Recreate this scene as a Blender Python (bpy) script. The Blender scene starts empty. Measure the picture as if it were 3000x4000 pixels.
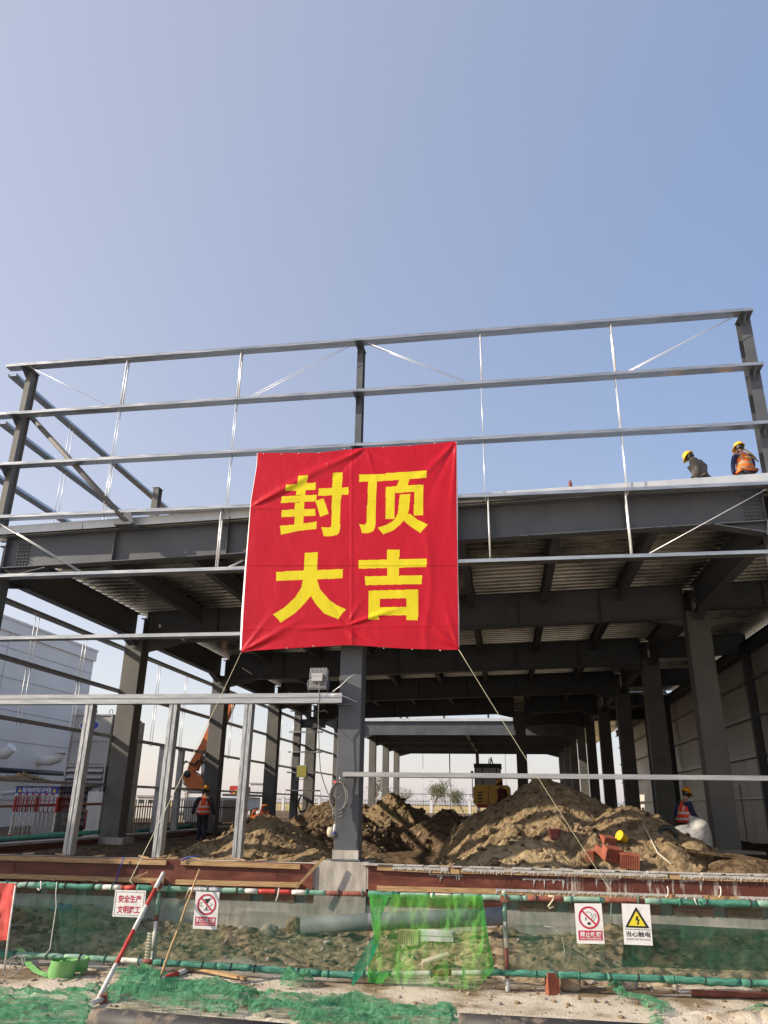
import bpy, bmesh, math, random
import numpy as np
from mathutils import Vector, Matrix

S = bpy.context.scene
C = S.collection
rnd = random.Random(7)

# ------------------------------------------------------------------ camera
F_PX, CX, CY = 2971.6, 1500.0, 2000.0          # focal length for a 3000 x 4000 frame
R = np.array([[0.98841469, 0.15109798, 0.01434568],
              [-0.04089287, 0.35613559, -0.93353908],
              [-0.14616488, 0.9221371, 0.35818848]])   # rows: right, down, forward
cam_d = bpy.data.cameras.new("camera")
cam = bpy.data.objects.new("camera", cam_d)
C.objects.link(cam)
cam_d.sensor_fit = 'HORIZONTAL'
cam_d.sensor_width = 36.0
cam_d.lens = 36.0 * F_PX / 3000.0
cam_d.clip_start = 0.1
cam_d.clip_end = 8000
mw = Matrix.Identity(4)
for i in range(3):
    mw[i][0] = R[0][i]; mw[i][1] = -R[1][i]; mw[i][2] = -R[2][i]
cam.matrix_world = mw
S.camera = cam

# ------------------------------------------------------------------ sky, sun, exposure
SUN = Vector((0.80, 0.30, -0.47)).normalized()      # direction the light travels
w = bpy.data.worlds.new("World"); S.world = w; w.use_nodes = True
nt = w.node_tree
sky = nt.nodes.new('ShaderNodeTexSky'); sky.sky_type = 'NISHITA'; sky.sun_disc = False
sky.sun_elevation = math.asin(-SUN.z)
sky.sun_rotation = math.atan2(-SUN.x, -SUN.y)
sky.air_density = 1.3; sky.dust_density = 1.0; sky.ozone_density = 1.5; sky.altitude = 0
bg = nt.nodes['Background']; bg.inputs['Strength'].default_value = 0.06
# thin haze of the day added to the clear sky: even, thicker towards the horizon, brighter on the sun's side
def vm(op, a, b, c=None):
    n = nt.nodes.new('ShaderNodeVectorMath'); n.operation = op
    for k, x in enumerate((a, b, c)):
        if x is None: continue
        if isinstance(x, tuple): n.inputs[k].default_value = x
        else: nt.links.new(x, n.inputs[k])
    return n
def ma(op, a, b):
    n = nt.nodes.new('ShaderNodeMath'); n.operation = op
    for k, x in enumerate((a, b)):
        if isinstance(x, float): n.inputs[k].default_value = x
        else: nt.links.new(x, n.inputs[k])
    return n.outputs[0]
sdir = nt.nodes.new('ShaderNodeTexCoord').outputs['Generated']
sz = nt.nodes.new('ShaderNodeSeparateXYZ'); nt.links.new(sdir, sz.inputs[0])
low = ma('POWER', ma('SUBTRACT', 1.0, ma('MAXIMUM', ma('MINIMUM', sz.outputs[2], 1.0), 0.0)), 3.0)
sunny = ma('MULTIPLY_ADD', vm('DOT_PRODUCT', sdir, tuple(-SUN)).outputs['Value'], 0.5); sunny.node.inputs[2].default_value = 0.5
hz = vm('MULTIPLY_ADD', low, (3.9, 2.64, 1.45), (-0.43, 1.26, 4.49)).outputs[0]
hz = vm('MULTIPLY_ADD', sunny, (6.5, 4.3, 1.32), hz).outputs[0]
hz = vm('ADD', hz, sky.outputs[0]).outputs[0]
nt.links.new(vm('MAXIMUM', hz, (0.2, 0.2, 0.2)).outputs[0], bg.inputs['Color'])
sd = bpy.data.lights.new("sun", 'SUN'); sd.energy = 5.0; sd.angle = math.radians(0.5); sd.color = (1.0, 0.87, 0.70)
so = bpy.data.objects.new("sun", sd); C.objects.link(so)
so.rotation_euler = SUN.to_track_quat('-Z', 'Y').to_euler(); so.location = (-30, -10, 25)
S.view_settings.view_transform = 'Standard'; S.view_settings.look = 'None'
S.view_settings.exposure = 0.42; S.view_settings.gamma = 1.0

# ------------------------------------------------------------------ pixel to place helpers (photo pixels, 3000 x 4000)
def ray(x, y): return R.T @ np.array([(x - CX) / F_PX, (y - CY) / F_PX, 1.0])
def atY(x, y, Y): r = ray(x, y); return Vector(r * (Y / r[1]))
def atZ(x, y, Z): r = ray(x, y); return Vector(r * (Z / r[2]))
def atX(x, y, X): r = ray(x, y); return Vector(r * (X / r[0]))

# ------------------------------------------------------------------ noise
def _hash(ix, iy, seed):
    n = (ix.astype(np.int64) * 374761393 + iy.astype(np.int64) * 668265263 + seed * 1442695041) & 0xffffffff
    n = ((n ^ (n >> 13)) * 1274126177) & 0xffffffff
    return ((n ^ (n >> 16)) & 0xffff) / 65535.0
def vnoise(x, y, seed=0):
    ix = np.floor(x); iy = np.floor(y); fx = x - ix; fy = y - iy
    fx = fx * fx * (3 - 2 * fx); fy = fy * fy * (3 - 2 * fy)
    a = _hash(ix, iy, seed); b = _hash(ix + 1, iy, seed); c = _hash(ix, iy + 1, seed); d = _hash(ix + 1, iy + 1, seed)
    return (a * (1 - fx) + b * fx) * (1 - fy) + (c * (1 - fx) + d * fx) * fy
def fbm(x, y, seed=0, oct=5, gain=0.5):
    s = 0; a = 1; t = 0
    for o in range(oct):
        s = s + a * vnoise(x * 2 ** o, y * 2 ** o, seed + o * 17); t += a; a *= gain
    return s / t
def crumb(x, y, seed=0, oct=4):                 # crumbly broken soil, height about 0..1
    s = 0; a = 1.0; t = 0; wx = x + .35*vnoise(x*2.1, y*2.1, seed+70); wy = y + .35*vnoise(x*2.1+9, y*2.1, seed+71)
    for o in range(oct):
        f = 1.0*2.05**o; s = s + a*(.55*clods(wx*f, wy*f, seed+o*7) + .45*np.abs(2*vnoise(wx*f*1.7, wy*f*1.7, seed+o*5+40)-1)); t += a; a *= .62
    return s/t
def clods(x, y, seed=0):                        # rounded lumps with sharp valleys between
    ix = np.floor(x); iy = np.floor(y); best = np.full(x.shape, 9.0); hv = np.zeros(x.shape)
    for dx in (-1, 0, 1):
        for dy in (-1, 0, 1):
            cx = ix + dx; cy = iy + dy
            px = cx + _hash(cx, cy, seed); py = cy + _hash(cx, cy, seed + 5)
            d = (px - x) ** 2 + (py - y) ** 2
            m = d < best
            best = np.where(m, d, best); hv = np.where(m, _hash(cx, cy, seed + 9), hv)
    return np.clip(1 - best * 1.6, 0, 1) * (0.25 + 0.75 * hv)

# ------------------------------------------------------------------ objects
WLOC = {}
class MB:
    def __init__(s): s.v = []; s.f = []; s.mi = []; s.sm = []
    def add(s, vs, fs, mi=0, smooth=False):
        b = len(s.v); s.v += [tuple(p) for p in vs]
        for f in fs: s.f.append(tuple(b + i for i in f)); s.mi.append(mi); s.sm.append(smooth)
        return s
    def box(s, lo, hi, mi=0):
        x0, y0, z0 = lo; x1, y1, z1 = hi
        return s.add([(x0,y0,z0),(x1,y0,z0),(x1,y1,z0),(x0,y1,z0),(x0,y0,z1),(x1,y0,z1),(x1,y1,z1),(x0,y1,z1)],
              [(0,3,2,1),(4,5,6,7),(0,1,5,4),(1,2,6,5),(2,3,7,6),(3,0,4,7)], mi)
    def obox(s, c, u, v, n, mi=0):              # oriented box: centre and three half vectors
        c = Vector(c); u = Vector(u); v = Vector(v); n = Vector(n)
        P = [c + a*u + b*v + d*n for d in (-1,1) for a, b in ((-1,-1),(1,-1),(1,1),(-1,1))]
        return s.add(P, [(0,3,2,1),(4,5,6,7),(0,1,5,4),(1,2,6,5),(2,3,7,6),(3,0,4,7)], mi)
    def ext(s, prof, p0, p1, up=(0,0,1), mi=0, smooth=False, caps=True):   # closed profile (u,v) pushed from p0 to p1; v is up
        p0 = Vector(p0); p1 = Vector(p1); d = (p1 - p0).normalized(); up = Vector(up)
        u = d.cross(up).normalized(); v = u.cross(d).normalized(); n = len(prof)
        P = [p0 + u*a + v*b for a, b in prof] + [p1 + u*a + v*b for a, b in prof]
        fs = [(i, (i+1) % n, n + (i+1) % n, n + i) for i in range(n)]
        if caps: fs += [tuple(range(n-1, -1, -1)), tuple(range(n, 2*n))]
        return s.add(P, fs, mi, smooth)
    def bar(s, p0, p1, w, h, up=(0,0,1), mi=0):
        return s.ext([(-w/2,-h/2),(w/2,-h/2),(w/2,h/2),(-w/2,h/2)], p0, p1, up, mi)
    def ibeam(s, p0, p1, h, w, tf=0.02, tw=0.014, up=(0,0,1), mi=0):      # p0-p1 is the middle of the section
        a, b, c = w/2, h/2, tw/2
        return s.ext([(-a,-b),(a,-b),(a,-b+tf),(c,-b+tf),(c,b-tf),(a,b-tf),(a,b),(-a,b),(-a,b-tf),(-c,b-tf),(-c,-b+tf),(-a,-b+tf)], p0, p1, up, mi)
    def tube(s, pts, r, n=8, mi=0, caps=True, smooth=True):
        pts = [Vector(p) for p in pts]; rr = r if isinstance(r, (list, tuple)) else [r]*len(pts)
        P = []; fs = []; prev = None
        for i, p in enumerate(pts):
            d = (pts[min(i+1, len(pts)-1)] - pts[max(i-1, 0)]).normalized()
            if prev is None:
                a = Vector((0,0,1)) if abs(d.z) < 0.9 else Vector((1,0,0)); u = d.cross(a).normalized()
            else:
                u = (prev - d * prev.dot(d)).normalized()
            prev = u; v = d.cross(u)
            P += [p + (u*math.cos(2*math.pi*k/n) + v*math.sin(2*math.pi*k/n))*rr[i] for k in range(n)]
        for i in range(len(pts)-1):
            for k in range(n): fs.append((i*n+k, i*n+(k+1)%n, (i+1)*n+(k+1)%n, (i+1)*n+k))
        s.add(P, fs, mi, smooth)
        if caps:
            b = len(s.v) - len(P); m = len(P)
            s.f += [tuple(b+i for i in range(n-1,-1,-1)), tuple(b+m-n+i for i in range(n))]; s.mi += [mi, mi]; s.sm += [False, False]
        return s
    def lathe(s, prof, c, axis=(0,0,1), n=20, mi=0, smooth=True):         # prof: (radius, height)
        c = Vector(c); q = Vector((0,0,1)).rotation_difference(Vector(axis).normalized()); P = []
        for r, h in prof: P += [c + q @ Vector((r*math.cos(2*math.pi*k/n), r*math.sin(2*math.pi*k/n), h)) for k in range(n)]
        fs = [(i*n+k, i*n+(k+1)%n, (i+1)*n+(k+1)%n, (i+1)*n+k) for i in range(len(prof)-1) for k in range(n)]
        return s.add(P, fs, mi, smooth)
    def prism(s, poly, o, u, v, t, mi=0):       # flat outline in the (u,v) frame at o, given thickness vector t
        o = Vector(o); u = Vector(u); v = Vector(v); t = Vector(t); n = len(poly)
        P = [o + u*a + v*b for a, b in poly]; P += [p + t for p in P]
        return s.add(P, [tuple(range(n)), tuple(range(2*n-1, n-1, -1))] + [(i, n+i, n+(i+1)%n, (i+1)%n) for i in range(n)], mi)
    def grid(s, X, Y, Z, mi=0, smooth=True):    # arrays of equal shape
        m, n = X.shape; P = np.stack([X, Y, Z], -1).reshape(-1, 3).tolist()
        return s.add(P, [(i*n+j, i*n+j+1, (i+1)*n+j+1, (i+1)*n+j) for i in range(m-1) for j in range(n-1)], mi, smooth)
    def build(s, name, mat, parent=None, fix=True):
        me = bpy.data.meshes.new(name); o = bpy.data.objects.new(name, me)
        V = np.array(s.v, float)
        if parent is not None: off = WLOC[parent.name]
        else: off = Vector(((V[:,0].min()+V[:,0].max())/2, (V[:,1].min()+V[:,1].max())/2, V[:,2].min()))
        V = V - np.array(off)
        me.from_pydata(V.tolist(), [], s.f)
        for m in (mat if isinstance(mat, (list, tuple)) else [mat]): me.materials.append(m)
        me.polygons.foreach_set('material_index', s.mi); me.polygons.foreach_set('use_smooth', s.sm)
        if fix:
            bm = bmesh.new(); bm.from_mesh(me); bmesh.ops.recalc_face_normals(bm, faces=bm.faces); bm.to_mesh(me); bm.free()
        me.update(); C.objects.link(o)
        if parent is not None: o.parent = parent
        else: o.location = off
        WLOC[o.name] = Vector(off)
        return o
def build_each(m, name, mat, parent=None, fix=True):     # every loose piece of m becomes an object of its own
    n = len(m.v); p = list(range(n))
    def find(i):
        while p[i] != i: p[i] = p[p[i]]; i = p[i]
        return i
    for f in m.f:
        a = find(f[0])
        for i in f[1:]: p[find(i)] = a
    groups = {}
    for k, f in enumerate(m.f): groups.setdefault(find(f[0]), []).append(k)
    out = []
    for ks in groups.values():
        ids = sorted({i for k in ks for i in m.f[k]}); r = {i: j for j, i in enumerate(ids)}; q = MB()
        q.v = [m.v[i] for i in ids]; q.f = [tuple(r[i] for i in m.f[k]) for k in ks]; q.mi = [m.mi[k] for k in ks]; q.sm = [m.sm[k] for k in ks]
        out.append(q.build(name, mat, parent, fix))
    return out
def tag(o, label=None, cat=None, group=None, kind=None):
    if label: o['label'] = label
    if cat: o['category'] = cat
    if group: o['group'] = group
    if kind: o['kind'] = kind
    return o
def thing(name, label, cat, loc, group=None):
    o = bpy.data.objects.new(name, None); C.objects.link(o); o.location = loc; o.empty_display_size = 0.2
    WLOC[o.name] = Vector(loc); return tag(o, label, cat, group)
def copy_tree(o, parent=None):
    c = o.copy(); C.objects.link(c); WLOC[c.name] = Vector(WLOC[o.name])
    if parent is not None: c.parent = parent
    for ch in list(o.children): copy_tree(ch, c)
    return c

# ------------------------------------------------------------------ materials
def mat(name, col, col2=None, scale=4.0, rough=0.6, metal=0.0, bump=0.0, bscale=30.0, stretch=(1,1,1), contrast=(0.35,0.65), rough2=None, col3=None, coat=0.0, spec=0.5, detail=6.0):
    m = bpy.data.materials.new(name); m.use_nodes = True; t = m.node_tree; b = t.nodes['Principled BSDF']
    b.inputs['Roughness'].default_value = rough; b.inputs['Metallic'].default_value = metal
    b.inputs['Coat Weight'].default_value = coat; b.inputs['Specular IOR Level'].default_value = spec
    tc = t.nodes.new('ShaderNodeTexCoord'); mp = t.nodes.new('ShaderNodeMapping'); mp.inputs['Scale'].default_value = stretch
    t.links.new(tc.outputs['Object'], mp.inputs['Vector'])
    if col2 is not None:
        n = t.nodes.new('ShaderNodeTexNoise'); n.inputs['Scale'].default_value = scale; n.inputs['Detail'].default_value = detail; n.inputs['Roughness'].default_value = 0.62
        t.links.new(mp.outputs[0], n.inputs['Vector'])
        r = t.nodes.new('ShaderNodeValToRGB'); e = r.color_ramp.elements
        e[0].position = contrast[0]; e[0].color = (*col, 1); e[1].position = contrast[1]; e[1].color = (*col2, 1)
        if col3: k = e.new((contrast[0]+contrast[1])/2); k.color = (*col3, 1)
        t.links.new(n.outputs['Fac'], r.inputs[0]); t.links.new(r.outputs[0], b.inputs['Base Color'])
        if rough2 is not None:
            mr = t.nodes.new('ShaderNodeMapRange'); mr.inputs[3].default_value = rough; mr.inputs[4].default_value = rough2
            mr.inputs[1].default_value = contrast[0]; mr.inputs[2].default_value = contrast[1]
            t.links.new(n.outputs['Fac'], mr.inputs[0]); t.links.new(mr.outputs[0], b.inputs['Roughness'])
    else: b.inputs['Base Color'].default_value = (*col, 1)
    if bump:
        n2 = t.nodes.new('ShaderNodeTexNoise'); n2.inputs['Scale'].default_value = bscale; n2.inputs['Detail'].default_value = 5
        t.links.new(mp.outputs[0], n2.inputs['Vector'])
        bp = t.nodes.new('ShaderNodeBump'); bp.inputs['Strength'].default_value = bump; bp.inputs['Distance'].default_value = 0.02
        t.links.new(n2.outputs['Fac'], bp.inputs['Height']); t.links.new(bp.outputs[0], b.inputs['Normal'])
    return m
def netmat(name, col, lo, hi, scale=3.0, stretch=(1,1,1)):                # open mesh fabric: part see-through, part cloth
    m = bpy.data.materials.new(name); m.use_nodes = True; t = m.node_tree; t.nodes.remove(t.nodes['Principled BSDF'])
    out = t.nodes['Material Output']; mix = t.nodes.new('ShaderNodeMixShader'); tr = t.nodes.new('ShaderNodeBsdfTransparent')
    d = t.nodes.new('ShaderNodeBsdfDiffuse'); tl = t.nodes.new('ShaderNodeBsdfTranslucent'); m2 = t.nodes.new('ShaderNodeMixShader'); m2.inputs[0].default_value = 0.35
    d.inputs[0].default_value = (*col, 1); tl.inputs[0].default_value = (*col, 1)
    tc = t.nodes.new('ShaderNodeTexCoord'); mp = t.nodes.new('ShaderNodeMapping'); mp.inputs['Scale'].default_value = stretch
    n = t.nodes.new('ShaderNodeTexNoise'); n.inputs['Scale'].default_value = scale; n.inputs['Detail'].default_value = 5
    mr = t.nodes.new('ShaderNodeMapRange'); mr.inputs[1].default_value = 0.3; mr.inputs[2].default_value = 0.7; mr.inputs[3].default_value = lo; mr.inputs[4].default_value = hi
    L = t.links.new
    L(tc.outputs['Object'], mp.inputs[0]); L(mp.outputs[0], n.inputs['Vector']); L(n.outputs['Fac'], mr.inputs[0])
    L(d.outputs[0], m2.inputs[1]); L(tl.outputs[0], m2.inputs[2]); L(mr.outputs[0], mix.inputs[0]); L(tr.outputs[0], mix.inputs[1]); L(m2.outputs[0], mix.inputs[2]); L(mix.outputs[0], out.inputs[0])
    return m
K = {}
K['paint'] = mat('grey steel paint', (0.068,0.075,0.088), (0.118,0.126,0.140), 1.1, 0.40, bump=0.04, bscale=8, rough2=0.66, contrast=(0.28,0.74), detail=10)
K['paint_dusty'] = mat('dusty grey steel paint', (0.115,0.115,0.112), (0.17,0.16,0.145), 1.2, 0.6, rough2=0.75)
K['galv'] = mat('galvanised steel', (0.38,0.39,0.40), (0.58,0.58,0.575), 3.0, 0.22, metal=0.86, stretch=(0.5,6,6), rough2=0.36, bump=0.02, bscale=14)
K['galv_v'] = mat('weathered galvanised steel', (0.26,0.275,0.29), (0.60,0.61,0.61), 5.0, 0.36, metal=0.68, stretch=(9,9,0.8), rough2=0.55, bump=0.05, bscale=6)
K['deck'] = mat('galvanised decking', (0.30,0.29,0.265), (0.70,0.68,0.62), 0.45, 0.20, metal=0.97, rough2=0.33)
K['trim'] = mat('zinc edge trim', (0.52,0.55,0.58), (0.66,0.68,0.70), 2.0, 0.5, metal=0.3, rough2=0.6)
K['rod'] = mat('bright zinc rod', (0.72,0.73,0.74), (0.85,0.85,0.85), 6, 0.4, metal=0.45)
K['ply'] = mat('red-brown film plywood', (0.085,0.020,0.013), (0.19,0.055,0.033), 2.2, 0.42, stretch=(0.8,0.8,2.5), rough2=0.6, col3=(0.13,0.033,0.02))
K['ply_stained'] = mat('film plywood streaked with cement', (0.11,0.028,0.018), (0.47,0.43,0.38), 1.6, 0.6, stretch=(6,6,0.8), contrast=(0.53,0.64), detail=8, bump=0.1)
K['timber'] = mat('raw timber', (0.30,0.17,0.07), (0.55,0.37,0.19), 5, 0.8, stretch=(0.7,5,9), bump=0.15)
K['spill'] = mat('spilled concrete', (0.36,0.34,0.31), (0.56,0.54,0.50), 9, 0.9, bump=0.4)
K['concrete'] = mat('cast concrete', (0.33,0.305,0.265), (0.56,0.52,0.455), 2.6, 0.9, bump=0.25, bscale=18, stretch=(2.2,2.2,0.6), col3=(0.43,0.40,0.355), detail=9)
K['soil'] = mat('dry soil', (0.125,0.088,0.052), (0.31,0.24,0.155), 7.5, 0.95, contrast=(0.34,0.68), detail=10, bump=1.0, bscale=16, col3=(0.24,0.175,0.10), spec=0.15)
K['soil_dark'] = mat('dark brown soil', (0.06,0.039,0.023), (0.19,0.135,0.083), 5, 0.95, contrast=(0.38,0.62), detail=10, bump=1.0, bscale=14, spec=0.15)  # a deeper brown than the dry soil
K['sand'] = mat('pale sandy soil', (0.24,0.18,0.10), (0.40,0.31,0.185), 2.6, 0.95, bump=0.6, bscale=34, spec=0.15)
K['white'] = mat('white painted sheet', (0.62,0.62,0.62), (0.74,0.74,0.74), 3, 0.5)
K['wallpanel'] = mat('pale insulated panel', (0.52,0.50,0.46), (0.64,0.62,0.57), 0.4, 0.35, rough2=0.5)
K['pale'] = mat('pale grey cladding', (0.78,0.735,0.68), (0.86,0.815,0.755), 0.35, 0.55)
K['silo'] = mat('grey sheet metal', (0.33,0.33,0.34), (0.42,0.42,0.42), 0.9, 0.5)
K['louvre'] = mat('dark louvre', (0.10,0.11,0.13), None, rough=0.5)
K['black'] = mat('black rubber', (0.02,0.02,0.022), (0.035,0.035,0.036), 8, 0.6)
K['pipe'] = mat('muddy black pipe', (0.028,0.026,0.026), (0.24,0.19,0.14), 3.0, 0.6, contrast=(0.50,0.72), stretch=(2,2,2), bump=0.1, rough2=0.9)
K['greypipe'] = mat('grey drain pipe', (0.13,0.145,0.16), (0.22,0.235,0.25), 2.0, 0.55, rough2=0.7)
K['pvc'] = mat('cream corrugated plastic', (0.46,0.41,0.31), (0.55,0.50,0.40), 6, 0.6)
K['red'] = mat('red paint', (0.40,0.028,0.022), (0.48,0.05,0.035), 9, 0.5, rough2=0.7)
K['redrust'] = mat('worn red paint', (0.16,0.045,0.032), (0.26,0.09,0.06), 9, 0.8)
K['polewhite'] = mat('scuffed white paint', (0.50,0.47,0.42), (0.74,0.71,0.66), 9, 0.6)
K['netwrap'] = mat('green net wrapping', (0.018,0.12,0.085), (0.09,0.28,0.20), 11, 0.85, stretch=(0.7,3,3), bump=0.5, bscale=40)
K['netwrap_thin'] = mat('pale tube under green net', (0.12,0.27,0.20), (0.27,0.40,0.32), 7, 0.85, stretch=(0.7,3,3), bump=0.4, bscale=40)
K['netheap'] = netmat('crumpled green net', (0.10,0.40,0.19), 0.05, 1.05, 6, (1,3.6,1))
def mottle(m, c0, c1, sc):                            # two greens in a fine mix, the paler one painting in highlights
    t = m.node_tree; tc = t.nodes.new('ShaderNodeTexCoord'); n = t.nodes.new('ShaderNodeTexNoise'); n.inputs['Scale'].default_value = sc; n.inputs['Detail'].default_value = 8; n.inputs['Roughness'].default_value = .75
    r = t.nodes.new('ShaderNodeValToRGB'); e = r.color_ramp.elements; e[0].position = .36; e[0].color = (*c0, 1); e[1].position = .66; e[1].color = (*c1, 1)
    t.links.new(tc.outputs['Object'], n.inputs['Vector']); t.links.new(n.outputs['Fac'], r.inputs[0])
    for x in t.nodes:
        if x.type in ('BSDF_DIFFUSE', 'BSDF_TRANSLUCENT'): t.links.new(r.outputs[0], x.inputs[0])
mottle(K['netheap'], (0.035,0.20,0.095), (0.21,0.46,0.28), 12)
K['net'] = netmat('thin green net', (0.045,0.13,0.085), 0.30, 0.66, 1.5, (1,1,1.8))
K['net_dense'] = netmat('double dark green net', (0.018,0.075,0.045), 0.66, 0.94, 1.6, (1,1,2.5))
K['net_bright'] = netmat('bright green net', (0.15,0.46,0.09), 0.20, 0.68, 3.2, (1.6,1,0.5))
K['net_fold'] = netmat('folded bright green net', (0.09,0.42,0.10), 0.50, 0.95, 9, (2,1,.6))
K['net_teal'] = netmat('folded teal net', (0.03,0.28,0.16), 0.6, 0.9, 5)
K['net_lay'] = netmat('net lying on the ground', (0.035,0.26,0.14), 0.45, 0.9, 7)
K['hose'] = mat('light green flat hose', (0.12,0.33,0.095), (0.20,0.43,0.15), 5, 0.55)
K['bamboo'] = mat('dry bamboo', (0.30,0.18,0.07), (0.50,0.34,0.15), 8, 0.7, stretch=(6,6,1))
K['brick'] = mat('red hollow brick', (0.24,0.062,0.035), (0.36,0.12,0.07), 5, 0.9, bump=0.2)
K['tanbrick'] = mat('tan stone', (0.30,0.21,0.13), (0.44,0.34,0.24), 6, 0.9, bump=0.5)
K['stone'] = mat('grey stone', (0.23,0.20,0.165), (0.42,0.37,0.31), 5, 0.9, bump=0.6)
K['rope'] = mat('pale yellow rope', (0.60,0.55,0.33), (0.72,0.68,0.50), 20, 0.8)
K['cable'] = mat('grey cable', (0.10,0.10,0.095), (0.30,0.29,0.27), 6, 0.6)
K['blue'] = mat('blue tape', (0.02,0.06,0.36), None, rough=0.5)
K['signwhite'] = mat('white sign plate', (0.52,0.51,0.50), (0.74,0.73,0.73), 9, 0.45, contrast=(0.25,0.5))
K['signred'] = mat('sign red', (0.46,0.012,0.055), None, rough=0.45)
K['signblack'] = mat('sign black', (0.018,0.016,0.016), None, rough=0.5)
K['signyellow'] = mat('sign yellow', (0.72,0.60,0.03), None, rough=0.45)
K['signblue'] = mat('sign blue', (0.03,0.05,0.33), (0.045,0.07,0.40), 4, 0.45)
K['flag'] = mat('red flag cloth', (0.50,0.05,0.045), (0.62,0.10,0.085), 3, 0.7)
K['orange'] = mat('orange machine paint', (0.56,0.13,0.028), (0.66,0.19,0.05), 3, 0.45)
K['yellow'] = mat('yellow machine paint', (0.62,0.33,0.02), (0.70,0.40,0.03), 3, 0.4)
K['glass'] = mat('dark cab glass', (0.02,0.035,0.035), None, rough=0.12)
K['grass'] = mat('dry grass', (0.42,0.30,0.10), (0.55,0.42,0.18), 0.3, 0.95)
K['bark'] = mat('pale bark', (0.18,0.13,0.09), (0.28,0.22,0.16), 10, 0.9)
K['leaf'] = mat('dusty olive leaves', (0.075,0.085,0.025), (0.16,0.16,0.055), 0.9, 0.7)
K['iron'] = mat('dark iron', (0.03,0.032,0.036), (0.05,0.05,0.055), 5, 0.5)
K['pylon'] = mat('galvanised lattice', (0.40,0.40,0.41), None, rough=0.6, metal=0.3)
K['skin'] = mat('skin', (0.36,0.20,0.13), (0.42,0.25,0.17), 12, 0.55)
K['hair'] = mat('black hair', (0.012,0.011,0.01), None, rough=0.5)
K['helmet'] = mat('yellow helmet', (0.80,0.42,0.015), (0.84,0.47,0.025), 5, 0.3)
K['darkcloth'] = mat('dark blue-black cloth', (0.016,0.018,0.026), (0.035,0.037,0.048), 8, 0.9, bump=0.3)
K['navy'] = mat('navy cloth', (0.014,0.022,0.075), (0.024,0.034,0.10), 8, 0.9, bump=0.3)
K['greycloth'] = mat('grey-brown jacket cloth', (0.115,0.10,0.085), (0.165,0.145,0.125), 6, 0.9, bump=0.4, bscale=12)
K['sack'] = mat('woven white sack', (0.30,0.29,0.275), (0.46,0.45,0.43), 6, 0.8, bump=0.6, bscale=9)
# ================================================================== SETTING: the ground
GI = -1.30                                          # level inside the building plot
def ground_h(X, Y):                                  # ground in front of the foundation wall
    z = -1.98 - 0.012 * X * 0
    back = np.clip((Y - 10.6) / 1.2, 0, 1)
    z = z + 0.05 * (fbm(X*0.7, Y*0.7, 3) - 0.5) + 0.018 * (fbm(X*5, Y*5, 8) - 0.5)
    z = z + 0.030 * clods(X*3.2, Y*3.2, 4) * np.clip(fbm(X*0.6+9, Y*0.6, 21)*3.4 - 1.5, 0, 1) * (1-back)
    z = z + 0.022 * clods(X*9, Y*9, 41) * np.clip(fbm(X*0.9+3, Y*0.9, 27)*4 - 1.9, 0, 1)
    berm = back * (0.05 + 0.42 * np.clip(fbm(X*0.55, Y*0.55, 12)*1.8 - 0.6, 0, 1) + 0.15*crumb(X*3.6, Y*3.6, 14, 5) + .18*(fbm(X*3, Y*3, 15, 7, .66)-.5) - .02)
    z = z + berm * np.clip((15.75 - Y)/0.25, 0.35, 1) - back*0.30
    left = np.clip((-6.3 - X)/2.0, 0, 1) * np.clip((Y-11.2)/1.5, 0, 1)
    z = z + left * (0.06 + 0.22*crumb(X*1.5, Y*1.5, 33, 3))
    z = z + 0.13*np.exp(-((X-2.6)/0.75)**2 - ((Y-9.35)/0.22)**2) * (0.6+0.8*clods(X*5, Y*5, 51))
    return z
def gz(x, y): return float(ground_h(np.array([float(x)]), np.array([float(y)]))[0])
K['site'] = mat('compacted site ground', (0.20,0.15,0.092), (0.53,0.475,0.385), 1.15, 0.95, bump=0.7, bscale=40, contrast=(0.40,0.56), col3=(0.44,0.375,0.29), spec=0.15, detail=9)
def blend_site(m):                                   # trampled pale ground up to the fence, loose brown soil behind it
    t = m.node_tree; b = t.nodes['Principled BSDF']; src = b.inputs['Base Color'].links[0].from_socket
    tc = t.nodes.new('ShaderNodeTexCoord'); sp = t.nodes.new('ShaderNodeSeparateXYZ'); t.links.new(tc.outputs['Object'], sp.inputs[0])
    n = t.nodes.new('ShaderNodeTexNoise'); n.inputs['Scale'].default_value = 1.3; n.inputs['Detail'].default_value = 6; t.links.new(tc.outputs['Object'], n.inputs['Vector'])
    a = t.nodes.new('ShaderNodeMath'); a.operation = 'MULTIPLY_ADD'; a.inputs[1].default_value = 2.2; t.links.new(n.outputs['Fac'], a.inputs[0]); t.links.new(sp.outputs[1], a.inputs[2])
    r = t.nodes.new('ShaderNodeMapRange'); r.inputs[1].default_value = EDGE; r.inputs[2].default_value = EDGE+.5; t.links.new(a.outputs[0], r.inputs[0])
    n2 = t.nodes.new('ShaderNodeTexNoise'); n2.inputs['Scale'].default_value = 5; n2.inputs['Detail'].default_value = 9; t.links.new(tc.outputs['Object'], n2.inputs['Vector'])
    cr = t.nodes.new('ShaderNodeValToRGB'); e = cr.color_ramp.elements; e[0].position = .36; e[0].color = (.085,.062,.036,1); e[1].position = .64; e[1].color = (.36,.285,.185,1); t.links.new(n2.outputs['Fac'], cr.inputs[0])
    mx = t.nodes.new('ShaderNodeMix'); mx.data_type = 'RGBA'; t.links.new(r.outputs[0], mx.inputs[0]); t.links.new(src, mx.inputs[6]); t.links.new(cr.outputs[0], mx.inputs[7]); t.links.new(mx.outputs[2], b.inputs['Base Color'])
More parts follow.
